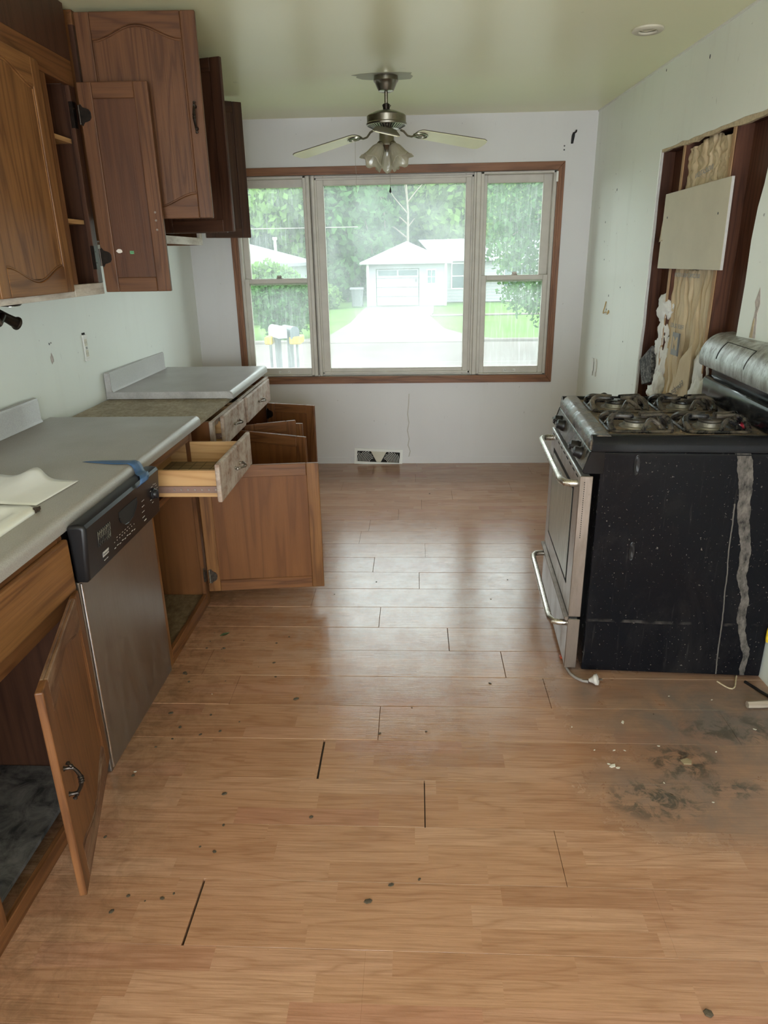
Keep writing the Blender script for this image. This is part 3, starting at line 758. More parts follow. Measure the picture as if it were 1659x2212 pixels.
d = cab_door(sb, .525, .60, 1, (-.985, 1.762, .075), dang, (oak_z, oak_worn_x, oak_z), handle=.33, label='sink cabinet door with worn edges and a bronze pull, swung ajar')

# dishwasher
dw = thing('dishwasher', 'built-in dishwasher with black control panel and stainless door under the near countertop', 'dishwasher', (0, 0, 0))
y0, y1 = 1.785, 2.388
MB().box(-1.62, -1.012, y0+.01, y1-.008, .0, .842).build('tub_body', black_plastic, dw)
MB().prism([(-1.010, .0), (-.990, .0), (-.984, .685), (-1.010, .685)], 'y', y0+.002, y1-.004).build('steel_door', dw_steel, dw, bevel=.004, seg=3)
m = MB(); m.tube([(-.9845, y0+.007, .02), (-.979, y0+.007, .680)], .0035, 8); m.build('edge_trim', chrome, dw)
prof = [(-.9925, .862), (-.9925, .684), (-.958, .684), (-.950, .692), (-.936, .852), (-.942, .862), (-.960, .866)]
cp = MB().prism(prof, 'y', y0, y1+.002).build('control_panel', black_plastic, dw, bevel=.011, seg=4, smooth=True)
cb = cp.modifiers['bevel']; cb.angle_limit = math.radians(55)
# panel plane frame for details: origin at lower near corner of the sloping face
A0 = Vector((-.9498, y0, .692)); uu = Vector((0, 1, 0)); ww = (Vector((-.9358, y0, .852))-A0); PH = ww.length; ww.normalize(); nn = uu.cross(ww)
def PM(u, w, off=0):
    M = Matrix((uu, ww, nn)).transposed().to_4x4(); M.translation = A0+uu*u+ww*w+nn*off; return M
def prect(m, u0, u1, w0, w1, off=.0006, th=.0006):
    m.box(u0, u1, w0, w1, off-th, off, PM(0, 0))
# pocket handle
poly = [(.232, .128), (.385, .128), (.384, .112), (.37, .092), (.34, .073), (.305, .066), (.275, .070), (.25, .086), (.236, .107)]
m = MB(); m.prism(poly, 'z', .0002, .0010, PM(0, 0)); m.build('pocket_handle', dark_void, cp)
m = MB(); m.tube([PM(a, b, .0015) @ Vector((0, 0, 0)) for a, b in poly[2:]], .0018, 6); m.build('handle_rim', black_plastic, cp)
# vent grille
m = MB(); prect(m, .075, .165, .075, .125, .0008, .0006); vg = m.build('vent_grille', dark_void, cp)
m = MB()
for i in range(8): prect(m, .076+i*.012, .078+i*.012, .076, .124, .002, .0015)
for i in range(3): prect(m, .075, .165, .083+i*.016, .0855+i*.016, .0022, .0015)
m.build('grille_bars', dusty_black('grille_dust', (.30, .27, .2), .8, .4, 3), vg)
# dial
m = MB(); m.lathe([(.021, .001), (.021, .005), (.017, .008), (.015, .016), (.013, .018)], 24, PM(.535, .088)); m.box(-.003, .003, -.015, .015, .016, .021, PM(.535, .088))
m.build('cycle_dial', black_plastic, cp, smooth=True)
m = MB()
for a, l in ((40, .014), (65, .016), (90, .012), (120, .014), (150, .010), (-150, .012), (-110, .012), (15, .016), (-20, .014), (-50, .01)):
    ca, sa = math.cos(math.radians(a)), math.sin(math.radians(a)); m.box(.033*ca, .033*ca+l, .033*sa-.001, .033*sa+.001, .0004, .0008, PM(.535, .088))
for i in range(9): prect(m, .185+i*.020, .196+i*.020, .022+(i % 2)*.003, .0245+(i % 2)*.003, .0008, .0004)
for i in range(9): prect(m, .187+i*.020, .190+i*.020, .042, .045, .0008, .0004)
for i in range(6): prect(m, .205+i*.022, .213+i*.022, .0525, .054, .0008, .0004)
for i in range(4): prect(m, .425, .447, .035+i*.020, .0372+i*.020, .0008, .0004)
prect(m, .44, .46, .018, .022, .0008, .0004)
m.build('control_marks', print_light, cp, kind='stuff')
m = MB(); prect(m, .100, .142, .031, .047, .0010, .0006); bd = m.build('badge', print_light, cp)
text_mesh('badge_lettering', 'Kenmore', .0105, print_dark, bd, PM(.121, .039, .0014), .0002)
text_mesh('model_lettering', 'ULTRA WASH', .0045, print_light, cp, PM(.121, .018, .0008), .0002)

# drawer base with one drawer pulled out and its door open
b = thing('drawer_base_cabinet', 'oak base cabinet right of the dishwasher, drawer pulled out and door open', 'cabinet')
MB().box(XF-.019, XF, 2.392, 2.428, 0, .8465).build('face_frame_stile', oak_light_z, b, bevel=.002)
MB().box(XF-.019, XF, 2.935, 2.975, 0, .8465).build('face_frame_stile', oak_z, b, bevel=.002)
m = Multi(); m.box(XF-.019, XF, 2.428, 2.935, .815, .8465); m.box(XF-.019, XF, 2.428, 2.935, .655, .685)
m.build('face_frame_rail', oak_y, b, bevel=.002)
MB().box(XF-.019, XF, 2.428, 2.935, 0, .062).build('face_frame_rail', oak_y, b, bevel=.002)
MB().box(-1.66, XF-.02, 2.958, 2.974, 0, .848).build('side_panel', oak_panel, b)
MB().box(-1.66, XF-.02, 2.394, 2.408, 0, .848).build('side_panel', oak_panel, b)
MB().box(-1.66, -1.65, 2.41, 2.957, 0, .848).build('back_panel', oak_panel, b)
MB().box(-1.648, XF-.024, 2.41, 2.956, .035, .048).build('cabinet_floor', osb_dark, b)
drawer(b, .52, .152, (-.745, 2.468, .692), PI/2, .36, (oak_worn_y,), label='worn drawer pulled far out, unfinished pine box')
cab_door(b, .545, .615, 1, (-.978, 2.925, .085), math.atan2(.06, .53), (oak_light_z, oak_x, oak_panel), handle=None, label='open door seen from its flat inner side')
m = Multi(); m.box(-.999, -.996, 2.925, 2.934, .13, .20); m.box(-.994, -.985, 2.908, 2.93, .14, .19)
m.build('hinge', pewter, b)
m = MB(); m.box(-1.030, -1.018, 2.932, 2.945, .56, .585); m.build('door_catch', screw_metal, b)
hinge(b, -.965, 2.917, .165, -1, pewter, .8)

# far base cabinet: two drawers, several doors
c = thing('wide_base_cabinet', 'far oak base cabinet with two bleached drawers and open doors below', 'cabinet')
CY0, CY1 = 3.245, 4.60
MB().box(-1.655, XF, CY0, CY0+.016, 0, .828).build('side_panel', oak_panel, c)
MB().box(-1.655, XF, CY1-.016, CY1, 0, .828).build('side_panel', oak_panel, c)
for a in (CY0, 3.745, CY1-.04): MB().box(XF, XF+.019, a, a+.038, 0, .828).build('face_frame_stile', oak_worn_z, c, bevel=.002)
m = Multi()
for z0, z1 in ((.800, .828), (.668, .694), (0, .06)):
    m.box(XF, XF+.019, CY0+.038, 3.745, z0, z1); m.box(XF, XF+.019, 3.783, CY1-.04, z0, z1)
m.build('face_frame_rail', oak_worn_y, c, bevel=.002)
MB().box(-1.655, -1.645, CY0+.017, CY1-.017, 0, .828).build('back_panel', oak_panel, c)
MB().box(-1.643, XF, CY0+.017, CY1-.017, .04, .055).build('cabinet_floor', oak_panel, c)
MB().box(-1.643, XF-.05, 3.755, 3.771, .06, .826).build('divider', oak_panel, c)
drawer(c, .445, .150, (-.948, 3.305, .694), PI/2, .36, (oak_worn_y,), label='nearer drawer, left slightly open')
drawer(c, .635, .140, (-.942, 3.778, .702), PI/2, .36, (oak_worn_y,), label='farther, wider drawer, left slightly open')
cab_door(c, .415, .60, 1, (-.958, 3.672, .085), math.atan2(3.515-3.67, .385), (oak_z, oak_x, oak_panel), label='open door, nearest the camera, flat side showing')
cab_door(c, .30, .60, -1, (-.965, 3.79, .085), math.atan2(.125, .27), (oak_z, oak_x, oak_panel), label='open door showing its front')
cab_door(c, .335, .60, 1, (-.960, 4.425, .085), math.atan2(-.095, .32), (oak_z, oak_x, oak_panel), hinges=(.53,), label='far open door with a black hinge')
m = MB().box(-.925, -.655, 3.925, 3.937, 0.0, .662).build('loose_board', oak_light_z)
tag(m, 'narrow bare oak board standing upright between the open far cabinet doors', 'board')

# ------------------------------------------------------------------ countertops
def counter(name, label, ya, yb, back_end=None):
    t = thing(name, label, 'countertop'); z = .887; n = 8
    ww_ = [(-1.700, z-.038), (-1.700, z)]
    ww_ += [(-1.060, z), (-1.045, z+.0005)]
    cx, r = -1.010, .024
    for i in range(n+1):
        a = PI/2-PI/2*i/n; ww_.append((cx-.008+r*math.cos(a), z-r+.002+r*math.sin(a)))
    ww_ += [(-.994, z-.040), (-1.030, z-.040), (-1.030, z-.038)]
    o = MB().prism(ww_, 'y', ya, yb).build('worktop', lam, t, smooth=True, angle=25)
    return t, o
near_c, near_o = counter('near_countertop', 'long grey laminate countertop in front with the sink, above the dishwasher', .55, 3.112)
MB().box(-1.0, -1.66, 3.1122, 3.1135, .8505, .884).build('cut_edge', chip_edge, near_c)
def splash(t, ya, yb, xb):
    pr = [(xb, .8875)]
    pr += [(xb, .985)]
    for i in range(7):
        a = PI-PI/2*0-PI*i/6*.5; pr.append((xb+.012+.012*math.cos(a), .985+.012*math.sin(a)))
    pr += [(xb+.027, .994), (xb+.030, .985), (xb+.030, .90), (xb+.037, .8875)]
    MB().prism(pr, 'y', ya, yb).build('backsplash', lam, t, smooth=True, angle=50, bevel=0)
splash(near_c, .8, 3.02, -1.722)
far_c, far_o = counter('far_countertop', 'short grey laminate countertop piece over the far base cabinet, cut end showing', 3.735, 4.66)
splash(far_c, 3.735, 4.60, -1.695)
ce = MB(); ce.prism([(-1.700, .8495), (-1.700, .8865), (-1.030, .8865), (-1.012, .881), (-1.001, .868), (-.9955, .850)], 'y', 3.7335, 3.7349)
ce.box(-1.698, -1.667, 3.7335, 3.7349, .886, .990); ce.build('cut_edge', chip_edge, far_c)
sbd = MB().box(-1.695, -1.020, 3.118, 4.60, .8290, .8465).build('substrate_board', chipboard)
tag(sbd, 'bare stained chipboard sheet lying between the two grey countertops', 'board')

# sink: rim with chipped corner, bowl
sk = thing('sink', 'white enamel kitchen sink with a chipped rusty corner set in the near countertop', 'sink')
def rr(x0, x1, y0, y1, r, n=6):
    pts = []
    for cx, cy, a0 in ((x1-r, y1-r, 0), (x0+r, y1-r, 90), (x0+r, y0+r, 180), (x1-r, y0+r, 270)):
        for i in range(n+1):
            a = math.radians(a0+90*i/n); pts.append((cx+r*math.cos(a), cy+r*math.sin(a)))
    return pts
def loft(rings, name, mat, parent, close=True, **k):
    n = len(rings[0]); vs = [p for r in rings for p in r]; fs = []
    for j in range(len(rings)-1):
        for i in range(n): q = (i+1) % n; fs.append((j*n+i, j*n+q, (j+1)*n+q, (j+1)*n+i))
    if close: fs.append(tuple((len(rings)-1)*n+i for i in range(n)))
    return MB().add(vs, fs).build(name, mat, parent, **k)
def ring(x0, x1, y0, y1, r, z): return [(x, y, z) for x, y in rr(x0, x1, y0, y1, r)]
sx0, sx1, sy0, sy1 = -1.60, -1.095, 1.02, 1.868
loft([ring(sx0, sx1, sy0, sy1, .045, .8875), ring(sx0, sx1, sy0, sy1, .045, .893), ring(sx0+.010, sx1-.010, sy0+.01, sy1-.01, .04, .9015), ring(sx0+.045, sx1-.045, sy0+.045, sy1-.045, .04, .9015),
      ring(sx0+.055, sx1-.055, sy0+.055, sy1-.055, .05, .893), ring(sx0+.07, sx1-.07, sy0+.07, sy1-.07, .06, .889)], 'rim_and_bowl', white_enamel, sk, smooth=True, angle=60)
rp = [(-1.148+.028*math.cos(a*PI/6)*(1+.25*math.sin(a*2.7)), 1.0) for a in range(12)]
m = MB(); m.prism([(-1.0945+.004*math.sin(i*2.1)-(.012+.012*math.sin(i*1.3+1))*(1 if i > 6 else 0), 1.826+(i % 7)*.0055 if i <= 6 else 1.859-(i-7)*.0055) for i in range(13)], 'z', .8885, .8985)
m.build('rust_chip', plain('rusty_chip', (.05, .03, .018), .8, var=.6, vs=200), sk)

# faucet with dark bronze pull-down spout
fc = thing('kitchen_faucet', 'dark bronze kitchen faucet spout hanging in front of the left wall', 'faucet', (-1.545, 2.20, .888))
m = MB(); m.lathe([(.027, 0), (.027, .008), (.02, .02), (.015, .05), (.0135, .12)], 20)
pts = [(0, 0, .10)]+[(0, 0, .46)]+[(.085-.085*math.cos(a), .075*(1-math.cos(a))*.8, .46+.10*math.sin(a)) for a in [i*PI/10 for i in range(1, 10)]]+[(.15, .17, .51)]
m.tube(pts, .0125, 12); m.build('body', bronze, fc, smooth=True)
m = MB(); m.tube([(.135, .16, .525), (.1475, .205, .498), (.156, .232, .482)], [.014, .0165, .019], 16)
m.lathe([(.0215, 0), (.0235, .004), (.0235, .008), (.018, .012), (.012, .010)], 20, T(.156, .232, .482) @ RX(math.radians(-118)) @ RY(math.radians(20)))
m.build('spray_head', bronze, fc, smooth=True)
m = MB(); m.tube([(.02, -.01, .06), (.05, -.03, .07), (.085, -.05, .09)], [.007, .006, .008], 10); m.build('lever', bronze, fc, smooth=True)

# paper sheet and blue tape
def sheet(u, v):
    a = Vector((-1.108, 2.135)); b2 = Vector((-1.126, 1.892)); cc = Vector((-1.44, 1.93)); dd = Vector((-1.41, 2.17))
    p = (a*(1-u)+b2*u)*(1-v)+(dd*(1-u)+cc*u)*v
    bumpz = .030*math.exp(-((v-.55)/.16)**2)*(1-u)**1.5+.012*math.exp(-((v-.95)/.2)**2)
    return (p.x, p.y+.035*math.exp(-((v-.55)/.14)**2)*(1-u), .8885+bumpz)
tag(MB().grid(sheet, 10, 24).build('paper_sheet', paper_white, None, smooth=True, solid=.0003), 'white curling sheet of paper lying on the near grey countertop', 'paper')
pth = [(-1.195, 2.362, .8882), (-1.15, 2.360, .8885), (-1.08, 2.352, .8885), (-1.035, 2.345, .8900), (-1.014, 2.341, .8925), (-.997, 2.336, .887), (-.986, 2.328, .876), (-.972, 2.305, .866), (-.950, 2.27, .870), (-.932, 2.24, .880), (-.920, 2.215, .876), (-.918, 2.20, .862), (-.930, 2.195, .852)]
def tape(u, v):
    f = u*(len(pth)-1); i = min(int(f), len(pth)-2); q = f-i; a, b3 = Vector(pth[i]), Vector(pth[i+1]); p = a.lerp(b3, q)
    wdt = .050*min(1, .15+u*5); return (p.x+(v-.5)*(.010 if u < .4 else .012), p.y+(v-.5)*wdt, p.z+(v-.5)*(.0 if u < .5 else .010*(u-.5)))
tag(MB().grid(tape, 44, 3).build('masking_tape', tape_m, None, smooth=True, solid=.0003), 'strip of blue masking tape curling over the countertop edge onto the dishwasher', 'tape')

# ------------------------------------------------------------------ wall cabinets
XU = -1.300
u1 = thing('near_wall_cabinet', 'tall near oak wall cabinet with one closed arched door and one open narrow bay', 'cabinet')
ZL = 1.438
def fr(m, a, b_, z0, z1): m.box(XU-.019, XU, a, b_, z0, z1)
m = Multi(); fr(m, 2.945, 2.990, ZL+.0445, 2.1895); m.build('face_frame_stile', oak_dark_z, u1, bevel=.0015)
m = Multi(); fr(m, 2.70, 2.765, ZL+.0445, 2.1895); fr(m, 2.13, 2.20, ZL+.0445, 2.1895); fr(m, 1.50, 1.55, ZL+.0445, 2.1895); m.build('face_frame_stile', oak_z, u1, bevel=.0015)
m = Multi(); fr(m, 1.50, 2.990, 2.19, 2.275); m.build('face_frame_rail', oak_y, u1)
m = Multi(); fr(m, 1.50, 2.725, ZL, ZL+.044); fr(m, 2.727, 2.990, ZL, ZL+.044); m.build('face_frame_rail', oak_white_y, u1, bevel=.0015)
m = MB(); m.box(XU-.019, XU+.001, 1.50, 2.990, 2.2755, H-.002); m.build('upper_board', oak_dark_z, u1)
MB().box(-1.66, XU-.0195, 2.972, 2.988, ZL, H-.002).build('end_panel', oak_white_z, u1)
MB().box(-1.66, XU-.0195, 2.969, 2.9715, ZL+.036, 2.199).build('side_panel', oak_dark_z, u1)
MB().box(-1.66, XU-.0195, 2.70, 2.714, ZL+.02, H-.002).build('side_panel', oak_panel, u1)
MB().box(-1.66, XU-.0195, 1.50, 1.515, ZL, H-.002).build('side_panel', oak_panel, u1)
MB().box(-1.675, -1.662, 1.52, 2.97, ZL, H-.002).build('back_panel', oak_panel, u1)
MB().box(-1.66, XU-.0195, 1.516, 2.699, ZL+.02, ZL+.035).build('cabinet_floor', oak_worn_x, u1)
MB().box(-1.66, XU-.0195, 2.7145, 2.9715, ZL+.02, ZL+.035).build('cabinet_floor', oak_worn_x, u1)
MB().box(-1.66, XU-.0195, 1.516, 2.971, 2.20, 2.215).build('top_panel', oak_panel, u1)
for z in (1.995, 1.705): MB().box(-1.66, XU-.03, 2.715, 2.964, z, z+.016).build('shelf', pine_y, u1)
cab_door(u1, .49, .75, 1, (XU+.011, 2.685, 1.460), -PI/2, (oak_light_z, oak_light_x, oak_light_z), label='closed door with an arched raised panel')
cab_door(u1, .49, .75, 1, (XU+.012, 2.168, 1.460), -PI/2+.05, (oak_light_z, oak_light_x, oak_light_z), handle=.12, label='second door, just inside the left picture edge')
nd = cab_door(u1, .27, .755, 1, (-1.278, 2.966, 1.445), .03, (oak_mid_z, oak_mid_x, oak_red_z), hinges=(.135, .645), label='narrow door swung open, flat inner side with smears')
for z in (.135, .645):
    m = MB(); m.box(XU-.012, XU+.0012, 2.944, 2.9455, 1.445+z-.045, 1.445+z+.045); m.box(XU, XU+.0022, 2.946, 2.972, 1.445+z-.045, 1.445+z+.045)
    for q in (-.02, .022): m.lathe([(.003, 0), (.002, .0015)], 8, T(XU+.002, 2.955, 1.445+z+q) @ RY(PI/2))
    m.build('hinge_plate', bronze, u1)
m = MB(); m.prism([(.075+.012*math.cos(a*PI/5)*(1+.2*math.sin(a*3)), .158+.008*math.sin(a*PI/5)) for a in range(10)], 'y', -.0035, -.003)
m.build('wax_blob', plain('wax', (.62, .56, .50), .5), nd)
m = MB(); m.box(.118, .134, -.0040, -.003, .146, .158); m.build('sticker_scrap', plain('green_scrap', (.10, .30, .13), .6, var=.7, vs=300), nd)
m = MB()
for q in (.30, .27, .235): m.lathe([(.0042, 0), (.0042, .0015)], 10, T(.242, -.0098, q) @ RX(PI/2))
m.build('screw', pewter, nd)

u2 = thing('far_wall_cabinet', 'shorter far oak wall cabinet with four open doors and a bleached bottom rail', 'cabinet')
ZC = 1.646; YE = 4.50
m = Multi(); fr(m, 3.06, 3.10, ZC+.0405, H-.0505); fr(m, 3.76, 3.80, ZC+.0405, H-.0505); m.build('face_frame_stile', oak_dark_z, u2)
m = Multi(); fr(m, YE-.045, YE, ZC+.0405, H-.0505); m.build('face_frame_stile', oak_white_z, u2)
m = Multi(); fr(m, 3.06, YE, ZC, ZC+.04); m.build('face_frame_rail', oak_white_y, u2)
m = Multi(); fr(m, 3.06, YE, H-.05, H-.002); m.build('face_frame_rail', oak_y, u2)
MB().box(-1.655, XU-.0195, YE-.016, YE, ZC, H-.002).build('side_panel', oak_panel, u2)
MB().box(-1.655, XU-.0195, 3.06, 3.076, ZC, H-.002).build('side_panel', oak_panel, u2)
MB().box(-1.668, -1.656, 3.07, YE, ZC, H-.002).build('back_panel', oak_panel, u2)
MB().box(-1.655, XU-.0195, 3.077, YE-.017, ZC+.012, ZC+.026).build('cabinet_floor', oak_dark_y, u2)
MB().box(-1.655, XU-.03, 3.077, YE-.017, 2.03, 2.046).build('shelf', pine_y, u2)
cab_door(u2, .452, .715, -1, (-1.275, 3.025, 1.724), math.atan2(.02, .43), (oak_mid_z, oak_mid_x, oak_mid_z), handle=.36, label='open door with its arched front toward the room')
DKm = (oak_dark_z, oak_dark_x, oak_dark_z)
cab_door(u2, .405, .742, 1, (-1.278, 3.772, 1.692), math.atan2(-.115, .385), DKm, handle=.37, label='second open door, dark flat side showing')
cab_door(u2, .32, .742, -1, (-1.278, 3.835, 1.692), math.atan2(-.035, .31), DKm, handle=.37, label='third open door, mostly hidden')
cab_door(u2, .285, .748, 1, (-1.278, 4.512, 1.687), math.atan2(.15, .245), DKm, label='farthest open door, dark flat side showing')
puck = thing('under_cabinet_light', 'small round puck light under the near wall cabinet', 'light', (-1.40, 2.44, 1.425))
m = MB(); m.lathe([(.030, 0), (.036, .004), (.036, .010), (.030, .0122)], 24, T(0, 0, 0)); m.build('housing', bronze, puck, smooth=True)
m = MB(); m.lathe([(.024, -.001), (.024, .001)], 20); m.build('lens', chrome, puck)

# ------------------------------------------------------------------ left wall fittings
def on_wall_left(y): return xl(y)
LA = -math.atan(.036)
o = thing('wall_outlet', 'bare white outlet without cover plate on the left wall above the backsplash', 'outlet', (xl(3.59)+.001, 3.59, 1.145), LA)
MB().box(-.004, .001, -.012, .018, .060, .076).build('wall_cutout', dark_void, o)
m = MB(); m.box(0, .008, -.017, .017, -.052, .052); m.box(0, .010, -.020, .020, -.066, -.052); m.box(0, .010, -.020, .020, .052, .066); m.build('device_body', white_plastic, o, bevel=.001)
m = MB()
for z in (.028, -.028):
    m.box(.0075, .0088, -.010, -.007, z-.006, z+.006); m.box(.0075, .0088, .007, .010, z-.006, z+.006)
m.box(.0075, .0095, -.008, .008, -.006, -.001); m.box(.0075, .0095, -.008, .008, .001, .006)
m.build('slots', print_grey, o)
MB().box(.0075, .0085, -.0135, .0135, .010, .044).build('receptacle_face', cover_white if False else old_plastic, o)
MB().box(.0075, .0085, -.0135, .0135, -.044, -.010).build('receptacle_face', old_plastic, o)
m = MB(); m.lathe([(.003, .010), (.002, .0112)], 8, RY(PI/2) @ T(0, 0, 0)); m.build('screw', screw_metal, o)
ph = MB(); rq = random.Random(3)
pp = [(3.262+.014*math.cos(a*PI/6)*(1+.35*math.sin(a*3.1)), 1.135+.022*math.sin(a*PI/6)*(1+.35*math.cos(a*2.3))) for a in range(12)]
ph.prism([(p[0], p[1]) for p in pp], 'x', xl(3.262)+.0006, xl(3.262)+.0016)
tag(ph.build('paint_chip', torn), 'small grey patch of torn paint on the left wall', 'paint chip')
m = MB(); m.lathe([(.006, 0), (.004, .0015)], 8, T(xl(3.26), 3.262, 1.204) @ RY(PI/2)); m.lathe([(.004, 0), (.003, .0015)], 8, T(xl(3.27), 3.277, 1.207) @ RY(PI/2))
tag(m.build('nail_hole', print_dark), 'pair of small dark screw holes above the torn patch on the left wall', 'hole')

# ------------------------------------------------------------------ gas range, pulled a little askew
RW, RD, RH = .77, .703, .905
rg_ = thing('gas_range', 'filthy black and stainless gas range standing against the right wall', 'stove', (.632, 2.397, 0), -.052)
body = MB().box(.026, RD, 0, RW, .012, RH).build('side_panel_body', range_side, rg_, bevel=.004, seg=2)
# cooktop: raised rim with soft nose and recessed tray
n = 8
def ctp(v0, v1, k): return k
prof = [(-.012, .908), (-.012, .928)]+[(-.012+.030*(1-math.cos(a))*1.0, .928+.033*math.sin(a)) for a in [i*PI/2/7 for i in range(1, 8)]]+[(.055, .961), (.068, .950), (.40, .948), (.600, .948), (.612, .955), (.700, .955), (.700, .908)]
ct = MB().prism(prof, 'y', .016, RW-.016).build('cooktop', range_top, rg_, smooth=True, angle=50)
nose = [(-.013, .9085), (-.013, .928)]+[(-.013+.030*(1-math.cos(a)), .928+.034*math.sin(a)) for a in [i*PI/2/7 for i in range(1, 8)]]+[(.052, .9625), (.052, .9085)]
MB().prism(nose, 'y', .02, RW-.02).build('front_rim', range_rim, rg_, smooth=True, angle=50)
for v in (0, 1):
    f = (lambda q: q) if not v else (lambda q: RW-q)
    pr = [(f(-.006), .9085), (f(-.006), .932), (f(0.0), .946), (f(.012), .957), (f(.026), .962), (f(.040), .960), (f(.050), .950), (f(.050), .9085)]
    MB().prism(pr, 'x', -.008, .700).build('side_rim', rim_side_m, rg_, smooth=True, angle=50)
# sloping control panel under the nose, with end caps
cpp = [(-.012, .9075), (-.034, .835), (-.028, .826), (.026, .826), (.026, .9075)]
cpn = MB().prism(cpp, 'y', .006, RW-.006).build('control_panel', range_front, rg_, bevel=.005, seg=2)
for a in (-.001, RW-.005): MB().prism([(-.013, .9075), (-.036, .834), (-.030, .824), (.040, .824), (.040, .9075)], 'y', a, a+.0065).build('end_cap', black_enamel, rg_, bevel=.002)
kd = Vector((-.0725, 0, .022)).normalized()
for v in (.115, .205, .555, .645):
    M = Matrix.Translation((-.0235, v, .870)) @ kd.to_track_quat('Z', 'Y').to_matrix().to_4x4()
    m = MB(); m.lathe([(.024, 0), (.0245, .006), (.021, .012), (.0195, .026), (.017, .030), (.008, .0315)], 24, M); m.box(-.017, .017, -.0045, .0045, .024, .036, M)
    kb = m.build('burner_knob', black_plastic, cpn, smooth=True)
    m = MB(); m.box(.006, .016, -.0012, .0012, .0362, .0368, M); m.build('pointer_mark', print_light, kb)
# vent strip and oven door
door = MB().box(-.040, -.004, .004, RW-.004, .248, .815).build('oven_door', range_steel, rg_, bevel=.004, seg=2)
MB().box(-.0425, .004, -.0025, .0035, .248, .8155).build('edge_strip', range_trim, door, bevel=.002)
m = MB()
for i in range(26): m.box(-.026, -.0235, -.0034, -.0024, .79-i*.0085, .7945-i*.0085)
m.build('edge_slots', dark_void, door)
m = MB()
for i in range(9):
    v = .05+i*.078; m.box(-.0412, -.0398, v, v+.040, .7955, .8005)
m.build('vent_slots', dark_void, door)
fw = MB().box(-.0415, -.0395, .115, RW-.105, .335, .742); fw.build('window_border', dark_void, door)
MB().box(-.0425, -.041, .130, RW-.12, .350, .727).build('oven_window', oven_g, door)
def bar_handle(z, out, parent, v0=.045, v1=RW-.045, r=.0135, x0=-.041):
    pts = [(x0, v0, z), (x0-out*.45, v0, z), (x0-out*.78, v0+.008, z), (x0-out*.97, v0+.035, z), (x0-out, v0+.07, z), (x0-out, v1-.07, z), (x0-out*.97, v1-.035, z), (x0-out*.78, v1-.008, z), (x0-out*.45, v1, z), (x0, v1, z)]
    m = MB(); m.tube(pts, r, 16); return m.build('handle', handle_steel, parent, smooth=True)
bar_handle(.775, .055, door)
dwr = MB().box(-.040, -.004, .004, RW-.004, .020, .236).build('storage_drawer', range_steel, rg_, bevel=.004, seg=2)
MB().box(-.0425, .004, -.0025, .0035, .020, .236).build('edge_strip', range_trim, dwr, bevel=.002)
m = MB(); m.prism([(-.041, .222), (-.056, .232), (-.056, .244), (-.038, .244), (-.038, .222)], 'y', .004, RW-.004); m.build('drawer_lip', range_trim, dwr, bevel=.002)
bar_handle(.198, .060, dwr, r=.0125)
# oval dimples on the side
for u, z in ((.150, .872-.012), (.166, .528)):
    m = MB(); m.lathe([(.0, .0), (.55, .35), (.85, .7), (1., 1.0)], 20, T(u, -.0005, z) @ RX(PI/2) @ Matrix.Diagonal((.0105, .034, .006, 1)), cap=False)
    m.lathe([(.5, 1.0), (.85, 1.35), (1.1, .8), (1.12, 0)], 20, T(u, -.0005, z) @ RX(PI/2) @ Matrix.Diagonal((.0105, .034, .004, 1)), cap=False)
    m.build('side_dimple', black_plastic, rg_, smooth=True)
m = MB(); m.box(.03, RD-.004, -.0012, 0, RH-.008, RH-.004); m.build('side_seam', black_enamel, rg_)
# backguard
bl = [(.602, .9555), (.600, 1.030), (.604, 1.045), (.615, 1.052), (.700, 1.052), (.700, .9555)]
MB().prism(bl, 'y', .002, RW-.002).build('backguard', back_low, rg_, bevel=.003, smooth=True)
MB().box(.632, .698, .004, RW-.004, 1.0525, 1.10).build('backguard_neck', black_enamel, rg_)
def cpt(a):   # console front curve, a 0..1 bottom to top
    q = -.35+a*1.75; return (.662-.092*math.cos(q)+.004*a, 1.135+.100*math.sin(q))
cc = [(.625, 1.083)]+[cpt(i/14) for i in range(15)]+[(.700, 1.238), (.700, 1.083)]
con = MB().prism(cc, 'y', -.004, RW+.004).build('console', console_m, rg_, smooth=True, angle=45, bevel=.004)
def cpatch(name, v0, v1, a0, a1, off, mat, par):
    def fn(u, v):
        x, z = cpt(a0+(a1-a0)*v); x2, z2 = cpt(a0+(a1-a0)*v+.01); nx, nz = -(z2-z), (x2-x); l = math.hypot(nx, nz)
        return (x+nx/l*off, v0+(v1-v0)*u, z+nz/l*off)
    return MB().grid(fn, 6, 10).build(name, mat, par, smooth=True)
dp = cpatch('display_recess', .285, .575, .28, .74, .0012, dark_void, con)
cpatch('display_window', .285, .558, .28, .715, .0026, console_m, con)
m = MB(); m.prism([(1.172, .618), (1.180, .628), (1.160, .634)], 'x', .5685, .5695) if False else None
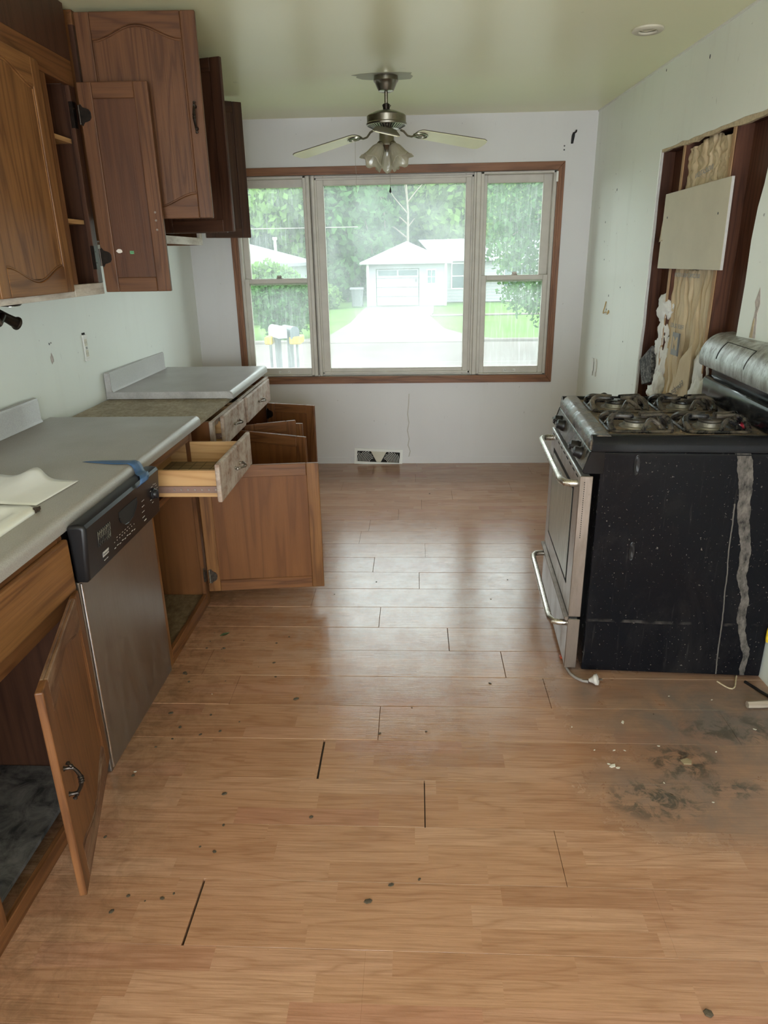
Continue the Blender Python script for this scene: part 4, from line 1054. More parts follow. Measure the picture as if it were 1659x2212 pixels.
# burners and grates
bi = 0
for (u, v) in ((.185, .215), (.185, .560), (.455, .215), (.455, .560)):
    m = MB(); m.lathe([(.060, .948), (.058, .953), (.046, .955), (.042, .968), (.036, .970)], 28, T(u, v, 0))
    for i in range(18):
        a = i*PI/9; m.box(.037, .044, -.0016, .0016, .956, .966, T(u, v, 0) @ RZ(a))
    br = m.build('burner_base', plain('burner_alloy', (.30, .28, .24), .5, metal=.6, var=.3), rg_, smooth=True)
    m = MB(); m.lathe([(.040, .9705), (.042, .973), (.041, .978), (.034, .981), (.001, .982)], 28, T(u, v, 0)); m.build('burner_cap', grate_m, br, smooth=True)
    g = MB(); R = .112
    ringp = [(u+x, v+y, .953) for x, y in rr(-R, R, -R*.98, R*.98, .035, 5)]; g.tube(ringp+[ringp[0], ringp[1]], .0075, 7)
    gr = g.build('grate_ring', grate_m, rg_, smooth=True)
    for k in range(4):
        a = PI/4+k*PI/2; ca, sa = math.cos(a), math.sin(a)
        for sgn in (1,):
            pts = []; rs = []
            for i in range(13):
                q = i/12; rad = R*1.28*(1-q)+.022*q; tw = .55*math.sin(q*PI)*(1 if k % 2 else -1)
                zz = .956+.040*math.sin(min(1, q*2.2)*PI/2)-.004*q
                pts.append((u+rad*math.cos(a+tw), v+rad*math.sin(a+tw), zz)); rs.append(.0115-.003*q)
            m = MB(); m.tube(pts, rs, 8); m.build('grate_finger', grate_m, gr, smooth=True)
        pts = []
        for i in range(11):
            q = i/10; aa = a-PI/4+q*.9*(1 if k % 2 else -1); rad = R*.98-.030*math.sin(q*PI)
            pts.append((u+rad*math.cos(aa), v+rad*math.sin(aa), .956+.034*math.sin(q*PI)))
        m = MB(); m.tube(pts, .0085, 8); m.build('grate_finger', grate_m, gr, smooth=True)
# crumbs of grime lying on the top: countless
m = MB(); rq = random.Random(12)
for i in range(420):
    u, v = rq.uniform(.07, .59), rq.uniform(.06, RW-.06)
    if rq.random() < .5: u = rq.choice((rq.uniform(.06, .12), rq.uniform(.5, .59), rq.uniform(.3, .36)))
    r = rq.uniform(.0015, .0045); M = T(u, v, .9485) @ RZ(rq.random()*6) @ Matrix.Diagonal((r*1.6, r, r*.7, 1))
    m.lathe([(.9, 0), (1, .5), (.5, 1)], 5, M)
tag(m.build('grime_crumbs', plain('grime_crumb', (.20, .14, .09), .9, var=.5, vs=90), rg_), kind='stuff')

wrp = thing('foil_wrapper', 'small crumpled red and silver foil wrapper on the near right burner of the range', 'wrapper', (.632, 2.397, 0), -.052)
def crm(u, v):
    return (.530+u*.055-.010*math.sin(v*5), .155+v*.05, .962+.006*math.sin(u*9+v*4)+.004*math.sin(v*13+u*5))
MB().grid(crm, 10, 8).build('foil', red_foil, wrp, solid=.0004)
MB().grid(lambda u, v: (.528+u*.012+v*.008, .150+v*.055, .968+.004*math.sin(v*12)), 3, 8).build('silver_edge', silver_foil, wrp, solid=.0004)

# power cord with plug by the range foot
cord = thing('power_cord', 'grey power cord with a clear plug lying at the front corner of the range', 'cord', (0, 0, 0))
m = MB(); m.tube([(.607, 2.47, .006), (.604, 2.445, .007), (.606, 2.41, .006), (.612, 2.375, .006), (.626, 2.348, .006), (.648, 2.325, .007), (.668, 2.315, .010)], .0055, 8); m.build('cable', grey_cord, cord, smooth=True)
m = MB(); m.lathe([(.007, -.022), (.012, -.010), (.021, 0), (.022, .010), (.014, .014)], 18, T(.690, 2.308, .024) @ RZ(-.3) @ RY(math.radians(72))); m.build('plug', clear_plug, cord, smooth=True)
m = MB(); m.box(.700, .718, 2.300, 2.3015, .026, .032); m.box(.700, .718, 2.312, 2.3135, .020, .026); m.build('prong', pewter, cord)
m = MB(); m.box(.594, .612, 2.487, 2.51, .0005, .012, None); m.build('red_tip', plain('red_tip', (.35, .05, .015), .4), cord, bevel=.003)

# stick of wood, curled strip, yellow thing at right
o = MB().tube([(1.205, 2.172, .015), (1.26, 2.176, .015), (1.33, 2.182, .015)], [.013, .0145, .0145], 7).build('wood_stick', siding_wood, None)
tag(o, 'short pale broken wood stick on the floor at the right picture edge', 'stick')
m = MB(); m.tube([(1.165+.030*q, 2.335-.06*math.sin(q*1.35)*.8, .004) for q in [i*.3 for i in range(11)]], .003, 6)
tag(m.build('curled_strip', torn_tan), 'thin pale curled strip by the rear foot of the range', 'strip')
m = MB(); m.tube([(1.27, 2.335, .004), (1.30, 2.27, .004), (1.325, 2.225, .004)], .006, 8)
tag(m.build('black_gas_hose', black_plastic), 'black hose end running along the floor from behind the range', 'hose')
m = MB(); m.tube([(1.333, 2.352, .17), (1.334, 2.350, .185), (1.333, 2.349, .215), (1.332, 2.350, .235)], [.006, .010, .010, .006], 10)
tag(m.build('yellow_fitting', yellow_tape), 'yellow plastic pipe fitting on the wall behind the range', 'fitting')

# ------------------------------------------------------------------ right wall: insulation, drywall square, wire, plates
def W3(s, d, z): return tuple(RWM @ Vector((s, d, z)))
ins = thing('insulation_batt', 'torn kraft-faced insulation batt in the open wall cavity above the range', 'insulation')
sa, sb_ = ss(3.795), ss(3.325)
def kr(zb, zt, lean, amp, seed, s0=None, s1=None, d0=.045):
    s0 = sa if s0 is None else s0; s1 = sb_ if s1 is None else s1
    rk = random.Random(int(seed*7)); cr = sorted((k+.5+rk.uniform(-.3, .3))/6 for k in range(6)); sl = [rk.uniform(-.10, .10) for _ in cr]; dp2 = [rk.uniform(.5, 1) for _ in cr]
    def fn(u, v):
        z = zb+(zt-zb)*v; s = s0+(s1-s0)*u+lean*(v-.5); fold = 0; last = 0
        for c0, q, dd in zip(cr, sl, dp2):
            c1 = c0+q*(v-.5)+.012*math.sin(v*9+c0*20); fold += dd*max(0, 1-abs(u-c1)/.022)
            if u > c1: last = c1
        fold -= .55*min(1, (u-last)/.16)
        nz = mnoise.noise(Vector((u*5+seed, v*6, seed)))*.010+mnoise.noise(Vector((u*19, v*12, seed)))*.006+abs(mnoise.noise(Vector((u*11, v*5+seed, 3))))*.012
        return W3(s+nz*.5, d0+amp*fold*.75+nz-.012, z+(.02*math.sin(u*7+seed) if v > .97 or v < .03 else 0))
    return fn
MB().grid(kr(.72, 1.50, -.015, .022, 1.0), 130, 60).build('kraft_facing', kraft, ins, smooth=True, solid=.0008)
MB().grid(kr(1.83, 2.035, .0, .020, 4.0), 130, 26).build('kraft_facing', kraft, ins, smooth=True, solid=.0008)
MB().grid(kr(1.0, 1.42, .03, .012, 7.0, ss(3.40), ss(3.30), .05), 16, 30).build('kraft_facing', kraft, ins, smooth=True, solid=.0008)
def flap(u, v):
    return W3(ss(3.98)+.13*u, .0-.012*math.sin(u*3)+.01*v, 1.63+.10*v*(1-.0*u)+(u)*.05*(v-.2)-.02*(1-u)*(v < .5))
MB().grid(flap, 10, 8).build('kraft_flap', kraft, ins, smooth=True, solid=.0008)
def flap2(u, v):
    return W3(ss(3.60)+.20*u+.05*v, .012-.03*u*v, .80+.26*v-.05*u*(1-v)+.10*u*v)
MB().grid(flap2, 12, 12).build('kraft_flap', kraft, ins, smooth=True, solid=.0008)
def wool_blob(name, cs, seed, par):
    bm = bmesh.new()
    for (s, d, z, rx_, ry_, rz_) in cs:
        r = bmesh.ops.create_icosphere(bm, subdivisions=4, radius=1)
        for v in r['verts']:
            p = v.co.copy(); nzz = 1+.30*mnoise.noise(p*2.2+Vector((seed, s*9, z*7)))+.16*mnoise.noise(p*6+Vector((seed, s, z)))+.07*mnoise.noise(p*15)
            v.co = Vector(W3(s+p.x*rx_*nzz, d+p.y*ry_*nzz, z+p.z*rz_*nzz))
    me = bpy.data.meshes.new(name); bm.to_mesh(me); bm.free(); me.materials.append(wool)
    for p in me.polygons: p.use_smooth = True
    o = bpy.data.objects.new(name, me); COL.objects.link(o); o.parent = par; o['kind'] = 'stuff'; return o
wool_blob('glass_wool', [(ss(3.86), .03, 1.28, .085, .03, .075), (ss(3.84), .035, 1.17, .05, .03, .10), (ss(3.83), .04, 1.02, .06, .03, .14), (ss(3.88), .03, 1.08, .045, .02, .05),
                         (ss(3.82), .03, .90, .05, .03, .09), (ss(3.87), .02, .84, .07, .025, .04), (ss(3.80), .04, .78, .07, .03, .06)], 2, ins)
wool_blob('glass_wool', [(ss(3.33), .03, 1.02, .055, .03, .13), (ss(3.31), .02, .88, .075, .035, .14), (ss(3.36), .03, .78, .08, .03, .1)], 5, ins)
sm = MB(); sm.prism([(ss(4.065), .985), (ss(3.90), 1.085), (ss(3.86), .90), (ss(3.99), .86)], 'y', -.004, .03, RWM)
tag(sm.build('sooty_box_scrap', soot), 'dark sooty square scrap hanging at the lower left of the wall opening', 'scrap')
MB  # print on the facing
pr = empty('print_holder') if False else None
def wtext(txt, size, s, z, d, mat, par, rot=0, flipx=False, name='printed_lettering', bold=0):
    M = RWM @ T(s, d, z) @ RX(PI/2) @ RZ(rot) @ (Matrix.Diagonal((-1, 1, 1, 1)) if flipx else Matrix())
    return text_mesh(name, txt, size, mat, par, M, .0003, bold)
# drywall square
dp_ = thing('drywall_square', 'blank square of tan drywall fixed across the studs of the wall opening', 'drywall')
MB().prism([(ss(3.93), 1.482), (ss(3.195), 1.486), (ss(3.205), 1.852), (ss(3.925), 1.837)], 'y', -.011, -.0, RWM).build('board', drywall_core, dp_)
MB().prism([(ss(3.929), 1.483), (ss(3.196), 1.487), (ss(3.206), 1.851), (ss(3.924), 1.836)], 'y', -.0118, -.0108, RWM).build('paper_face', drywall_paper, dp_)
m = MB()
for s, z in ((ss(3.87), 1.725), (ss(3.29), 1.715)): m.lathe([(.006, 0), (.004, .001)], 8, RWM @ T(s, -.0118, z) @ RX(PI/2))
m.build('nail_hole', print_dark, dp_)
# printing on the kraft facing
lg = empty('printed_mark', (0, 0, 0)); lg.parent = ins
m = MB(); m.box(ss(3.64), ss(3.56), -.002, -.0012, 1.075, 1.185, RWM); pb = m.build('print_block', print_grey, lg)
m = MB(); m.box(ss(3.56), ss(3.545), -.0022, -.0012, 1.075, 1.185, RWM); m.build('print_bar', print_dark, lg)
wtext('M', .080, ss(3.60), 1.13, -.0026, kraft, lg, 0, False, 'print_letter', .004)
wtext('FIBER GLASS', .030, ss(3.60), 1.215, -.002, print_grey, lg, 0, True)
wtext('BUILDING INSULATION', .028, ss(3.56), 1.455, -.002, print_grey, lg, .0, True)
wtext('INSULATION', .032, ss(3.52), 1.90, .0, print_grey, lg, .12, True)
wtext('Fiberglas', .040, ss(3.50), .93, -.004, print_dark, lg, .5, True)
# torn plaster behind the range
m = MB(); m.prism([(ss(2.878), 1.24), (ss(2.862), 1.35), (ss(2.875), 1.375), (ss(2.853), 1.43), (ss(2.835), 1.37), (ss(2.845), 1.33), (ss(2.83), 1.24)], 'y', -.0016, .001, RWM)
tp = m.build('torn_plaster_patch', torn); tag(tp, 'vertical torn patch of bare plaster on the right wall above the stove back', 'plaster patch')
m = MB(); m.prism([(ss(2.872), 1.24), (ss(2.866), 1.30), (ss(2.855), 1.315), (ss(2.852), 1.24)], 'y', -.003, -.0016, RWM); m.build('backing', torn_tan, tp)
# yellow wire and its anchor
m = MB(); m.tube([W3(ss(4.80), -.004, 1.262), W3(ss(4.812), -.006, 1.23), W3(ss(4.83), -.008, 1.195), W3(ss(4.825), -.010, 1.186), W3(ss(4.78), -.008, 1.197), W3(ss(4.74), -.004, 1.198)], .0032, 7)
m.tube([W3(ss(4.733), -.012, 1.186), W3(ss(4.733), .0, 1.198), W3(ss(4.733), -.006, 1.212)], .0035, 6)
tag(m.build('yellow_wire', yellow_wire), 'short bent yellow wire sticking out of the right wall', 'wire')
m = MB()
for s, z, r in ((ss(4.79), 1.212, .007), (ss(4.77), 1.30, .007), (ss(4.797), 1.929, .008), (ss(4.985), 1.75, .006), (ss(3.615), 2.367, .009), (ss(4.146), 2.43, .006), (ss(4.94), 1.52, .005), (ss(4.55), 1.36, .005), (ss(4.4), 1.05, .005)):
    m = MB(); m.lathe([(r, 0), (r*.7, .002)], 7, RWM @ T(s, .0005, z) @ RX(PI/2) @ Matrix.Diagonal((.7, 1.2, 1, 1)))
    h = m.build('nail_hole', print_dark, wall_r)
sw = thing('switch_plate', 'white double wall plate low on the right wall near the window corner', 'switch plate')
for k, s in enumerate((ss(4.985), ss(4.915))):
    zc = .81+.004*k; q = MB(); q.prism([(s-.022, zc-.058), (s+.016, zc-.058), (s+.016, zc-.030), (s+.026, zc-.022), (s+.026, zc+.040), (s+.014, zc+.047), (s+.014, zc+.062), (s-.022, zc+.062)], 'y', -.007, -.0005, RWM)
    q.build('plate_half', white_plastic, sw, bevel=.0015)
m = MB(); m.box(ss(4.953), ss(4.947), -.0075, -.0068, .77, .85, RWM); m.build('slot', print_grey, sw)

# curtain bracket on the far wall
cbk = thing('curtain_bracket', 'black metal curtain bracket on the far wall right of the window', 'bracket', (1.0725, DY, 2.30))
m = MB(); m.prism([(-.010, -.036), (.006, -.036), (.014, .010), (.014, .034), (.000, .034), (-.008, .012)], 'y', -.004, 0); m.build('plate', black_plastic, cbk, bevel=.002)
m = MB(); m.tube([(.006, -.004, .024), (.008, -.03, .028), (.012, -.045, .030), (.013, -.050, .040)], .0055, 8); m.build('arm', black_plastic, cbk, smooth=True)
m = MB()
for z in (2.252, 2.228): m = MB(); m.lathe([(.0055, 0), (.004, .001)], 10, T(1.021, DY, z) @ RX(PI/2)); m.build('nail_hole', print_dark, wf)
# plaster crack under the window
m = MB(); cr = [(-.048, .56), (-.052, .48), (-.060, .40), (-.050, .33), (-.062, .27), (-.048, .20), (-.058, .15), (-.040, .10), (-.052, .055)]
m.tube([(x, DY-.0005, z) for x, z in cr], .004, 6); m.build('plaster_crack', plain('plaster_filler', (.60, .57, .52), .8), wf)

# floor register leaning on the far wall
vt = thing('floor_register', 'off-white metal vent register leaning crooked against the far wall', 'vent', (-.490, DY-.012, .003), 0)
vt.rotation_euler = (math.radians(-5), math.radians(2.8), 0)
VW, VH = .385, .128
m = MB()
for b_ in ((0, VW, -.008, 0, 0, .020), (0, VW, -.008, 0, VH-.022, VH), (0, .022, -.008, 0, .020, VH-.022), (VW-.022, VW, -.008, 0, .020, VH-.022)): m.box(*b_)
m.build('face_frame', white_plastic, vt)
MB().box(.02, VW-.02, -.002, 0, .018, VH-.020).build('backing', dark_void, vt)
m = MB(); m.prism([(.130, VH-.022), (.255, VH-.022), (.212, .022), (.178, .022)], 'y', -.0065, -.002); m.build('damper_plate', old_plastic, vt, bevel=.0015)
for side in (0, 1):
    for i in range(13):
        r = .030+i*.0118; pts = []
        for k in range(9):
            a = PI/2*k/8; x = .150-r*math.sin(a)*1.0 if not side else .237+r*math.sin(a); z = .020+r*math.cos(a)
            # clip to the field beside the damper plate
            lim = .178-.048*((z-.022)/(VH-.044)) if not side else .212+.043*((z-.022)/(VH-.044))
            okx = x < lim-.003 if not side else x > lim+.003
            if z < VH-.022 and .023 < x < VW-.023 and okx: pts.append((x, -.005, z))
        if len(pts) > 1: m = MB(); m.tube(pts, .0022, 5); m.build('louver', white_plastic, vt)
# smoke detector base ring on the ceiling
sd = thing('detector_mount', 'round white smoke detector mounting ring on the ceiling', 'mounting ring', (.998, 3.549, H-.0005))
m = MB(); m.lathe([(.066, 0), (.066, -.007), (.060, -.011), (.040, -.011), (.036, -.004)], 36, cap=False); m.build('ring', old_plastic, sd, smooth=True)
m = MB(); m.lathe([(.030, -.001), (.030, -.0035), (.022, -.0035), (.022, -.001)], 28, cap=False); m.box(-.030, .030, -.007, .007, -.003, -.001); m.build('centre_plate', old_plastic, sd)

# ------------------------------------------------------------------ ceiling fan
FX, FY = -.155, 4.25
fan = thing('ceiling_fan', 'brushed metal ceiling fan with three drooping cream blades and tulip glass shades', 'fan', (FX, FY, H))
def fz(z): return z-H
m = MB(); m.lathe([(.064, fz(H)), (.066, fz(2.438)), (.058, fz(2.430)), (.054, fz(2.420)), (.040, fz(2.392)), (.030, fz(2.388))], 32); m.build('canopy', nickel, fan, smooth=True, angle=40)
m = MB(); m.lathe([(.010, fz(2.39)), (.010, fz(2.315))], 16); m.build('downrod', nickel, fan, smooth=True)
m = MB(); m.lathe([(.012, fz(2.335)), (.019, fz(2.33)), (.018, fz(2.305)), (.014, fz(2.30))], 16); m.tube([(.014, 0, fz(2.33)), (.024, .002, fz(2.325)), (.016, -.008, fz(2.312)), (-.018, -.012, fz(2.318)), (-.02, .0, fz(2.328))], .002, 6); m.build('coupling', bronze, fan, smooth=True)
mo = MB().lathe([(.020, fz(2.305)), (.060, fz(2.296)), (.100, fz(2.280)), (.106, fz(2.274)), (.106, fz(2.243)), (.110, fz(2.238)), (.108, fz(2.230)), (.070, fz(2.212)), (.045, fz(2.208))], 48).build('motor_housing', nickel, fan, smooth=True, angle=30)
for i in range(40):
    a = 2*PI*i/40; m = MB(); m.box(.066, .104, -.0032, .0032, -.0008, .0012, RZ(a) @ T(0, 0, fz(2.2196)) @ T(.085, 0, 0) @ RY(-math.radians(25.2)) @ T(-.085, 0, 0)); m.build('vent_slot', dark_void, mo)
m = MB(); m.lathe([(.040, fz(2.208)), (.041, fz(2.15)), (.044, fz(2.145)), (.044, fz(2.132)), (.030, fz(2.120)), (.012, fz(2.112)), (.008, fz(2.102))], 28); m.build('switch_housing', nickel, fan, smooth=True, angle=40)
cream = plain('cream_blade', (.84, .82, .60), .4, var=.06, vs=4); blade_edge = plain('blade_edge_dark', (.10, .085, .06), .5)
def blade(ang, droop, twist, r0=.175, r1=.625):
    hub = empty('blade_arm_pivot')
    bpy.data.objects.remove(hub)
    M = RZ(ang) @ T(.085, 0, fz(2.213)) @ RY(droop)
    m = MB(); pts = [M @ Vector(p) for p in ((.0, 0, 0), (.02, 0, -.004), (.045, 0, -.022), (.07, 0, -.024), (.10, 0, -.012))]
    m.tube(pts, [.006, .006, .0055, .0055, .006], 8)
    loop = [(.125+.042*math.cos(t_*PI/8), .030*math.sin(t_*PI/8), -.0125) for t_ in range(17)]
    m.tube([M @ RX(twist) @ Vector(p) for p in loop], .0042, 6, cap=False)
    loop = [(.128+.026*math.cos(t_*PI/6), .014*math.sin(t_*PI/6), -.0128) for t_ in range(13)]
    m.tube([M @ RX(twist) @ Vector(p) for p in loop], .003, 6, cap=False)
    arm = m.build('blade_arm', nickel, fan, smooth=True)
    L0, L1 = .095, r1-.085; n = 8; out = []
    w0, w1 = .050, .064
    for i in range(n+1): a = PI/2+PI*i/n; out.append((L0+.03+.03*math.cos(a), w0*math.sin(a)))
    out += [(L1-.03, -w1), (L1-.008, -w1+.012), (L1, -w1+.04), (L1, w1-.04), (L1-.008, w1-.012), (L1-.03, w1)]
    K = M @ RX(twist)
    MB().prism(out, 'z', -.0080, -.0040, K).build('blade', cream, fan)
    MB().prism([(a*1.001, b_*1.01) for a, b_ in out], 'z', -.0038, .000, K).build('blade_top', blade_edge, fan)
blade(math.radians(28), .085, math.radians(-13))
blade(math.radians(151), .155, math.radians(3))
blade(math.radians(272), .20, math.radians(-12))
# light kit
def shade(ang, tiltd, len_=.115):
    M = RZ(ang) @ T(.038, 0, fz(2.133)) @ RY(PI-math.radians(tiltd))
    n = 36; vs = []; fs = []; prof = [(.018, .0), (.024, .010), (.034, .028), (.040, .050), (.045, .072), (.053, .092), (.063, .106)]
    for j, (r, z) in enumerate(prof):
        for i in range(n):
            a = 2*PI*i/n; k = max(0, (z-.06)/.046); rr_ = r*(1+.10*k*math.cos(5*a)+.022*math.cos(18*a)*min(1, z/.03)); zz = z+.010*k*math.cos(5*a)
            vs.append(M @ Vector((rr_*math.cos(a), rr_*math.sin(a), zz)))
    for j in range(len(prof)-1):
        for i in range(n): q = (i+1) % n; fs.append((j*n+i, j*n+q, (j+1)*n+q, (j+1)*n+i))
    sh = MB().add(vs, fs).build('glass_shade', frost, fan, smooth=True, solid=.0025)
    m = MB(); m.lathe([(.012, -.016), (.022, -.008), (.024, .006), (.021, .012)], 18, M); m.build('shade_holder', nickel, fan, smooth=True)
shade(math.radians(215), 36); shade(math.radians(325), 36); shade(math.radians(90), 30); shade(math.radians(265), 24) if False else None
ch = MB(); ch.tube([(.016, -.040, fz(2.14)), (.018, -.042, fz(2.05)), (.018, -.042, fz(1.922))], .0011, 5); pc = ch.build('pull_chain', nickel, fan)
m = MB(); m.lathe([(.0008, fz(1.925)), (.003, fz(1.918)), (.0062, fz(1.903)), (.0055, fz(1.895)), (.001, fz(1.892))], 12, T(.018, -.042, 0)); m.build('chain_pendant', black_plastic, pc, smooth=True)
m = MB(); m.tube([(-.172, -.01, fz(2.155)), (-.174, -.008, fz(2.06)), (-.171, -.008, fz(1.99)), (-.175, -.008, fz(1.90))], .0012, 4)
tag(m.build('cobweb_thread', plain('dusty_thread', (.30, .27, .22), .9)), 'long dusty cobweb thread hanging from the left fan blade', 'cobweb')
bpy.data.objects['cobweb_thread'].location = (FX, FY, H)
pp = [(-.285, 4.215), (-.262, 4.235), (-.268, 4.262), (-.245, 4.300), (-.20, 4.318), (-.10, 4.328), (-.045, 4.315), (-.035, 4.262), (-.045, 4.225), (-.040, 4.195), (-.085, 4.178), (-.13, 4.172), (-.20, 4.178), (-.25, 4.192)]
tag(MB().prism([(x-.012+.3*(x+.155), y+(y-4.25)*.15) for x, y in pp], 'z', H-.0012, H-.0004).build('bare_ceiling_patch', plain('unpainted_patch', (.44, .42, .33), .7, var=.05)), 'jagged unpainted patch on the ceiling around the fan canopy', 'ceiling patch')

# ------------------------------------------------------------------ outdoors, across the street
GZ = -1.33
def ground_mat(name, a, b, sc=3, fine=40, bump=.3):
    t = NT(name); v = t.coord('World')
    c = t.mix(t.ramp(t.noise(v, sc*.2, 5, .6), [(.3, 0.), (.7, 1.)]), a, b)
    c = t.mix(t.math('MULTIPLY', t.noise(v, fine*.3, 4), .35), c, tuple(q*.6 for q in a))
    t.set(color=c, rough=.9, spec=.1); t.bump(t.noise(v, fine*.2, 4), bump, .03); return t.m
grass_m = ground_mat('lawn_grass', (.085, .16, .035), (.12, .20, .055), 3, 60)
conc_m = ground_mat('driveway_concrete', (.170, .143, .130), (.198, .17, .155), 4, 30, .1)
road_m = ground_mat('road_surface', (.155, .133, .122), (.178, .153, .14), 3, 30, .1)
siding_m = plain('white_siding', (.30, .30, .315), .6, var=.04)
roof_m = plain('pale_shingles', (.33, .335, .355), .8, var=.06, vs=1)
roof_grey = plain('grey_shingles', (.19, .19, .205), .9, var=.15, vs=6)
winglass = plain('far_window_glass', (.09, .12, .13), .15, var=.2)
gr_ = MB().box(-60, 60, DY+.3, 90, GZ-.4, GZ-.04).build('ground', grass_m); tag(gr_, kind='structure')
rd_ = MB().box(-60, 60, 9.5, 25.15, GZ-.039, GZ-.008).build('road', road_m); tag(rd_, kind='structure')
rdl = thing('street_joints', 'thin dark joint lines running along the street outside', 'joint')
for yy in (12.6, 14.6, 17.6, 20.3): MB().box(-60, 60, yy, yy+.05, GZ-.0075, GZ-.006).build('joint', plain('joint_dark', (.2, .18, .17), .9), rdl)
cb_ = thing('curb', 'pale concrete curb between the street and the lawns opposite', 'curb')
for a, b_ in ((-60, -3.4), (2.3, 60)): MB().box(a, b_, 25.16, 25.42, GZ-.03, GZ+.09).build('curb_stone', conc_m, cb_, bevel=.03)
dv = MB().prism([(-5.1, 25.1), (-3.35, 27.5), (-3.0, 33), (-2.95, 43.95), (1.15, 43.95), (.95, 38), (.75, 36.4), (1.2, 29.8), (2.1, 27.0), (3.6, 25.1)], 'z', GZ-.03, GZ+.012).build('driveway', conc_m); tag(dv, kind='structure')
pth_ = MB().prism([(.8, 36.3), (14, 37.4), (14, 38.1), (.8, 36.9)], 'z', GZ-.03, GZ+.02).build('walkway', conc_m); tag(pth_, kind='structure')

# garage with house behind
gg = thing('garage', 'white one-car garage at the end of the driveway across the street', 'garage', (0, 44, GZ))
GX0, GX1, GH = -2.88, 1.86, 2.52
for a, b_, c_, d_ in ((GX0, -2.36, 0, GH), (.22, .66, 0, GH), (1.30, GX1, 0, GH), (-2.36, .22, 2.15, GH), (.66, 1.30, 0, 1.28), (.66, 1.30, 2.12, GH)):
    pass
m = MB(); m.prism([(GX0, 0), (-2.36, 0), (-2.36, 2.15), (.24, 2.15), (.24, 0), (GX1, 0), (GX1, GH), (GX0, GH)], 'y', 0, .12); m.build('front_wall', siding_m, gg)
MB().box(GX0, GX0+.12, .125, 7, 0, GH).build('side_wall', siding_m, gg); MB().box(GX1-.12, GX1, .125, 7, 0, GH).build('side_wall', siding_m, gg)
for k in range(4):
    z0 = .02+k*.532
    if k < 3: MB().box(-2.33, .21, .05, .09, z0, z0+.52).build('door_panel', siding_m, gg, bevel=.012)
    else: frame_mb(-2.33, .21, z0, z0+.50, -2.22, .12, z0+.14, z0+.44, .05, .09).build('door_panel', siding_m, gg)
MB().box(-1.10, -1.0, .045, .09, 1.75, 2.08).build('window_bar', siding_m, gg)
for a, b_ in ((-2.22, -1.10), (-1.0, .12)): MB().box(a, b_, .07, .08, 1.755, 2.06).build('pane', winglass, gg)
MB().box(.03, .07, -.03, 0.045, 1.38, 1.56).build('door_handle', bronze, gg)
m = MB(); m.box(.68, 1.26, -.03, 0, 1.24, 2.10); wfr = m.build('window_frame', white_plastic, gg)
for i in range(2):
    for j in range(2): MB().box(.74+i*.24, .96+i*.24, -.034, -.031, 1.30+j*.38, 1.66+j*.38).build('pane', winglass, wfr)
MB().box(GX0-.05, GX0+.10, -.04, -.002, 0, GH).build('corner_board', white_plastic, gg); MB().box(GX1-.10, GX1+.05, -.04, -.002, 0, GH).build('corner_board', white_plastic, gg)
m = MB(); a, b_, c_, d_ = (GX0-.42, -.5, GH), (GX1+.35, -.5, GH), (GX1+.35, 7.2, GH), (GX0-.42, 7.2, GH); pk = (-.54, 2.6, 3.72); pk2 = (-.54, 5.0, 3.72)
dn = lambda p: (p[0], p[1], p[2]-.10)
m.add([a, b_, c_, d_, pk, pk2, dn(a), dn(b_), dn(c_), dn(d_)], [(0, 1, 4), (1, 2, 5, 4), (2, 3, 5), (3, 0, 4, 5), (6, 7, 1, 0), (7, 8, 2, 1), (8, 9, 3, 2), (9, 6, 0, 3), (6, 9, 8, 7)])
m.build('roof', roof_m, gg)
m = MB(); m.tube([(-.2, -.01, 2.60), (-.2, -.2, 2.56)], .06, 8); m.build('door_lamp', print_dark, gg)
hs = thing('neighbor_house', 'white siding house with grey roof attached to the right of the garage', 'house', (0, 47, GZ))
MB().box(1.90, 11, 0, 6, 0, 2.50).build('front_wall', siding_m, hs)
for i in range(12): MB().box(1.90, 11, -.02, -.001, .04+i*.19, .055+i*.19).build('siding_shadow_line', print_light, hs)
m = MB(); v_ = [(1.4, -.5, 2.5), (11.4, -.5, 2.5), (11.4, 6.5, 2.5), (1.4, 6.5, 2.5), (.2, 3.0, 3.85), (11.4, 3.0, 3.95)]
m.add(v_, [(0, 1, 5, 4), (1, 2, 5), (2, 3, 4, 5), (3, 0, 4), (0, 3, 2, 1)]); m.build('roof', roof_grey, hs)
fr_ = MB().box(2.30, 3.28, -.05, -.022, .80, 2.40).build('window_frame', white_plastic, hs)
MB().box(2.37, 3.21, -.056, -.051, .87, 1.57).build('pane', winglass, fr_); MB().box(2.37, 3.21, -.056, -.051, 1.63, 2.33).build('pane', winglass, fr_)
fr_ = MB().box(5.6, 7.4, -.05, -.022, .80, 2.30).build('window_frame', white_plastic, hs); MB().box(5.7, 7.3, -.056, -.051, .9, 2.2).build('pane', winglass, fr_)
h2 = thing('far_left_house', 'pale house with low roof behind the round hedge at the left', 'house', (0, 38, GZ))
MB().prism([(-15, 0), (-6.35, 0), (-6.35, 6), (-15, 6)], 'z', 0, 2.60).build('wall', siding_m, h2)
for i in range(8): MB().box(-15, -6.35, -.02, -.001, .5+i*.25, .52+i*.25).build('siding_shadow_line', print_light, h2)
m = MB(); v_ = [(-15.5, -.6, 2.62), (-5.95, -.6, 2.62), (-5.95, 6.6, 2.62), (-15.5, 6.6, 2.62), (-11.2, 3, 4.15), (-15.5, 3, 4.15)]
v_ += [(p[0], p[1], 2.46) for p in v_[:4]]
m.add(v_, [(0, 1, 4, 5), (1, 2, 4), (2, 3, 5, 4), (3, 0, 5), (6, 7, 1, 0), (7, 8, 2, 1), (8, 9, 3, 2), (9, 6, 0, 3), (6, 9, 8, 7)]); m.build('roof', roof_grey, h2)
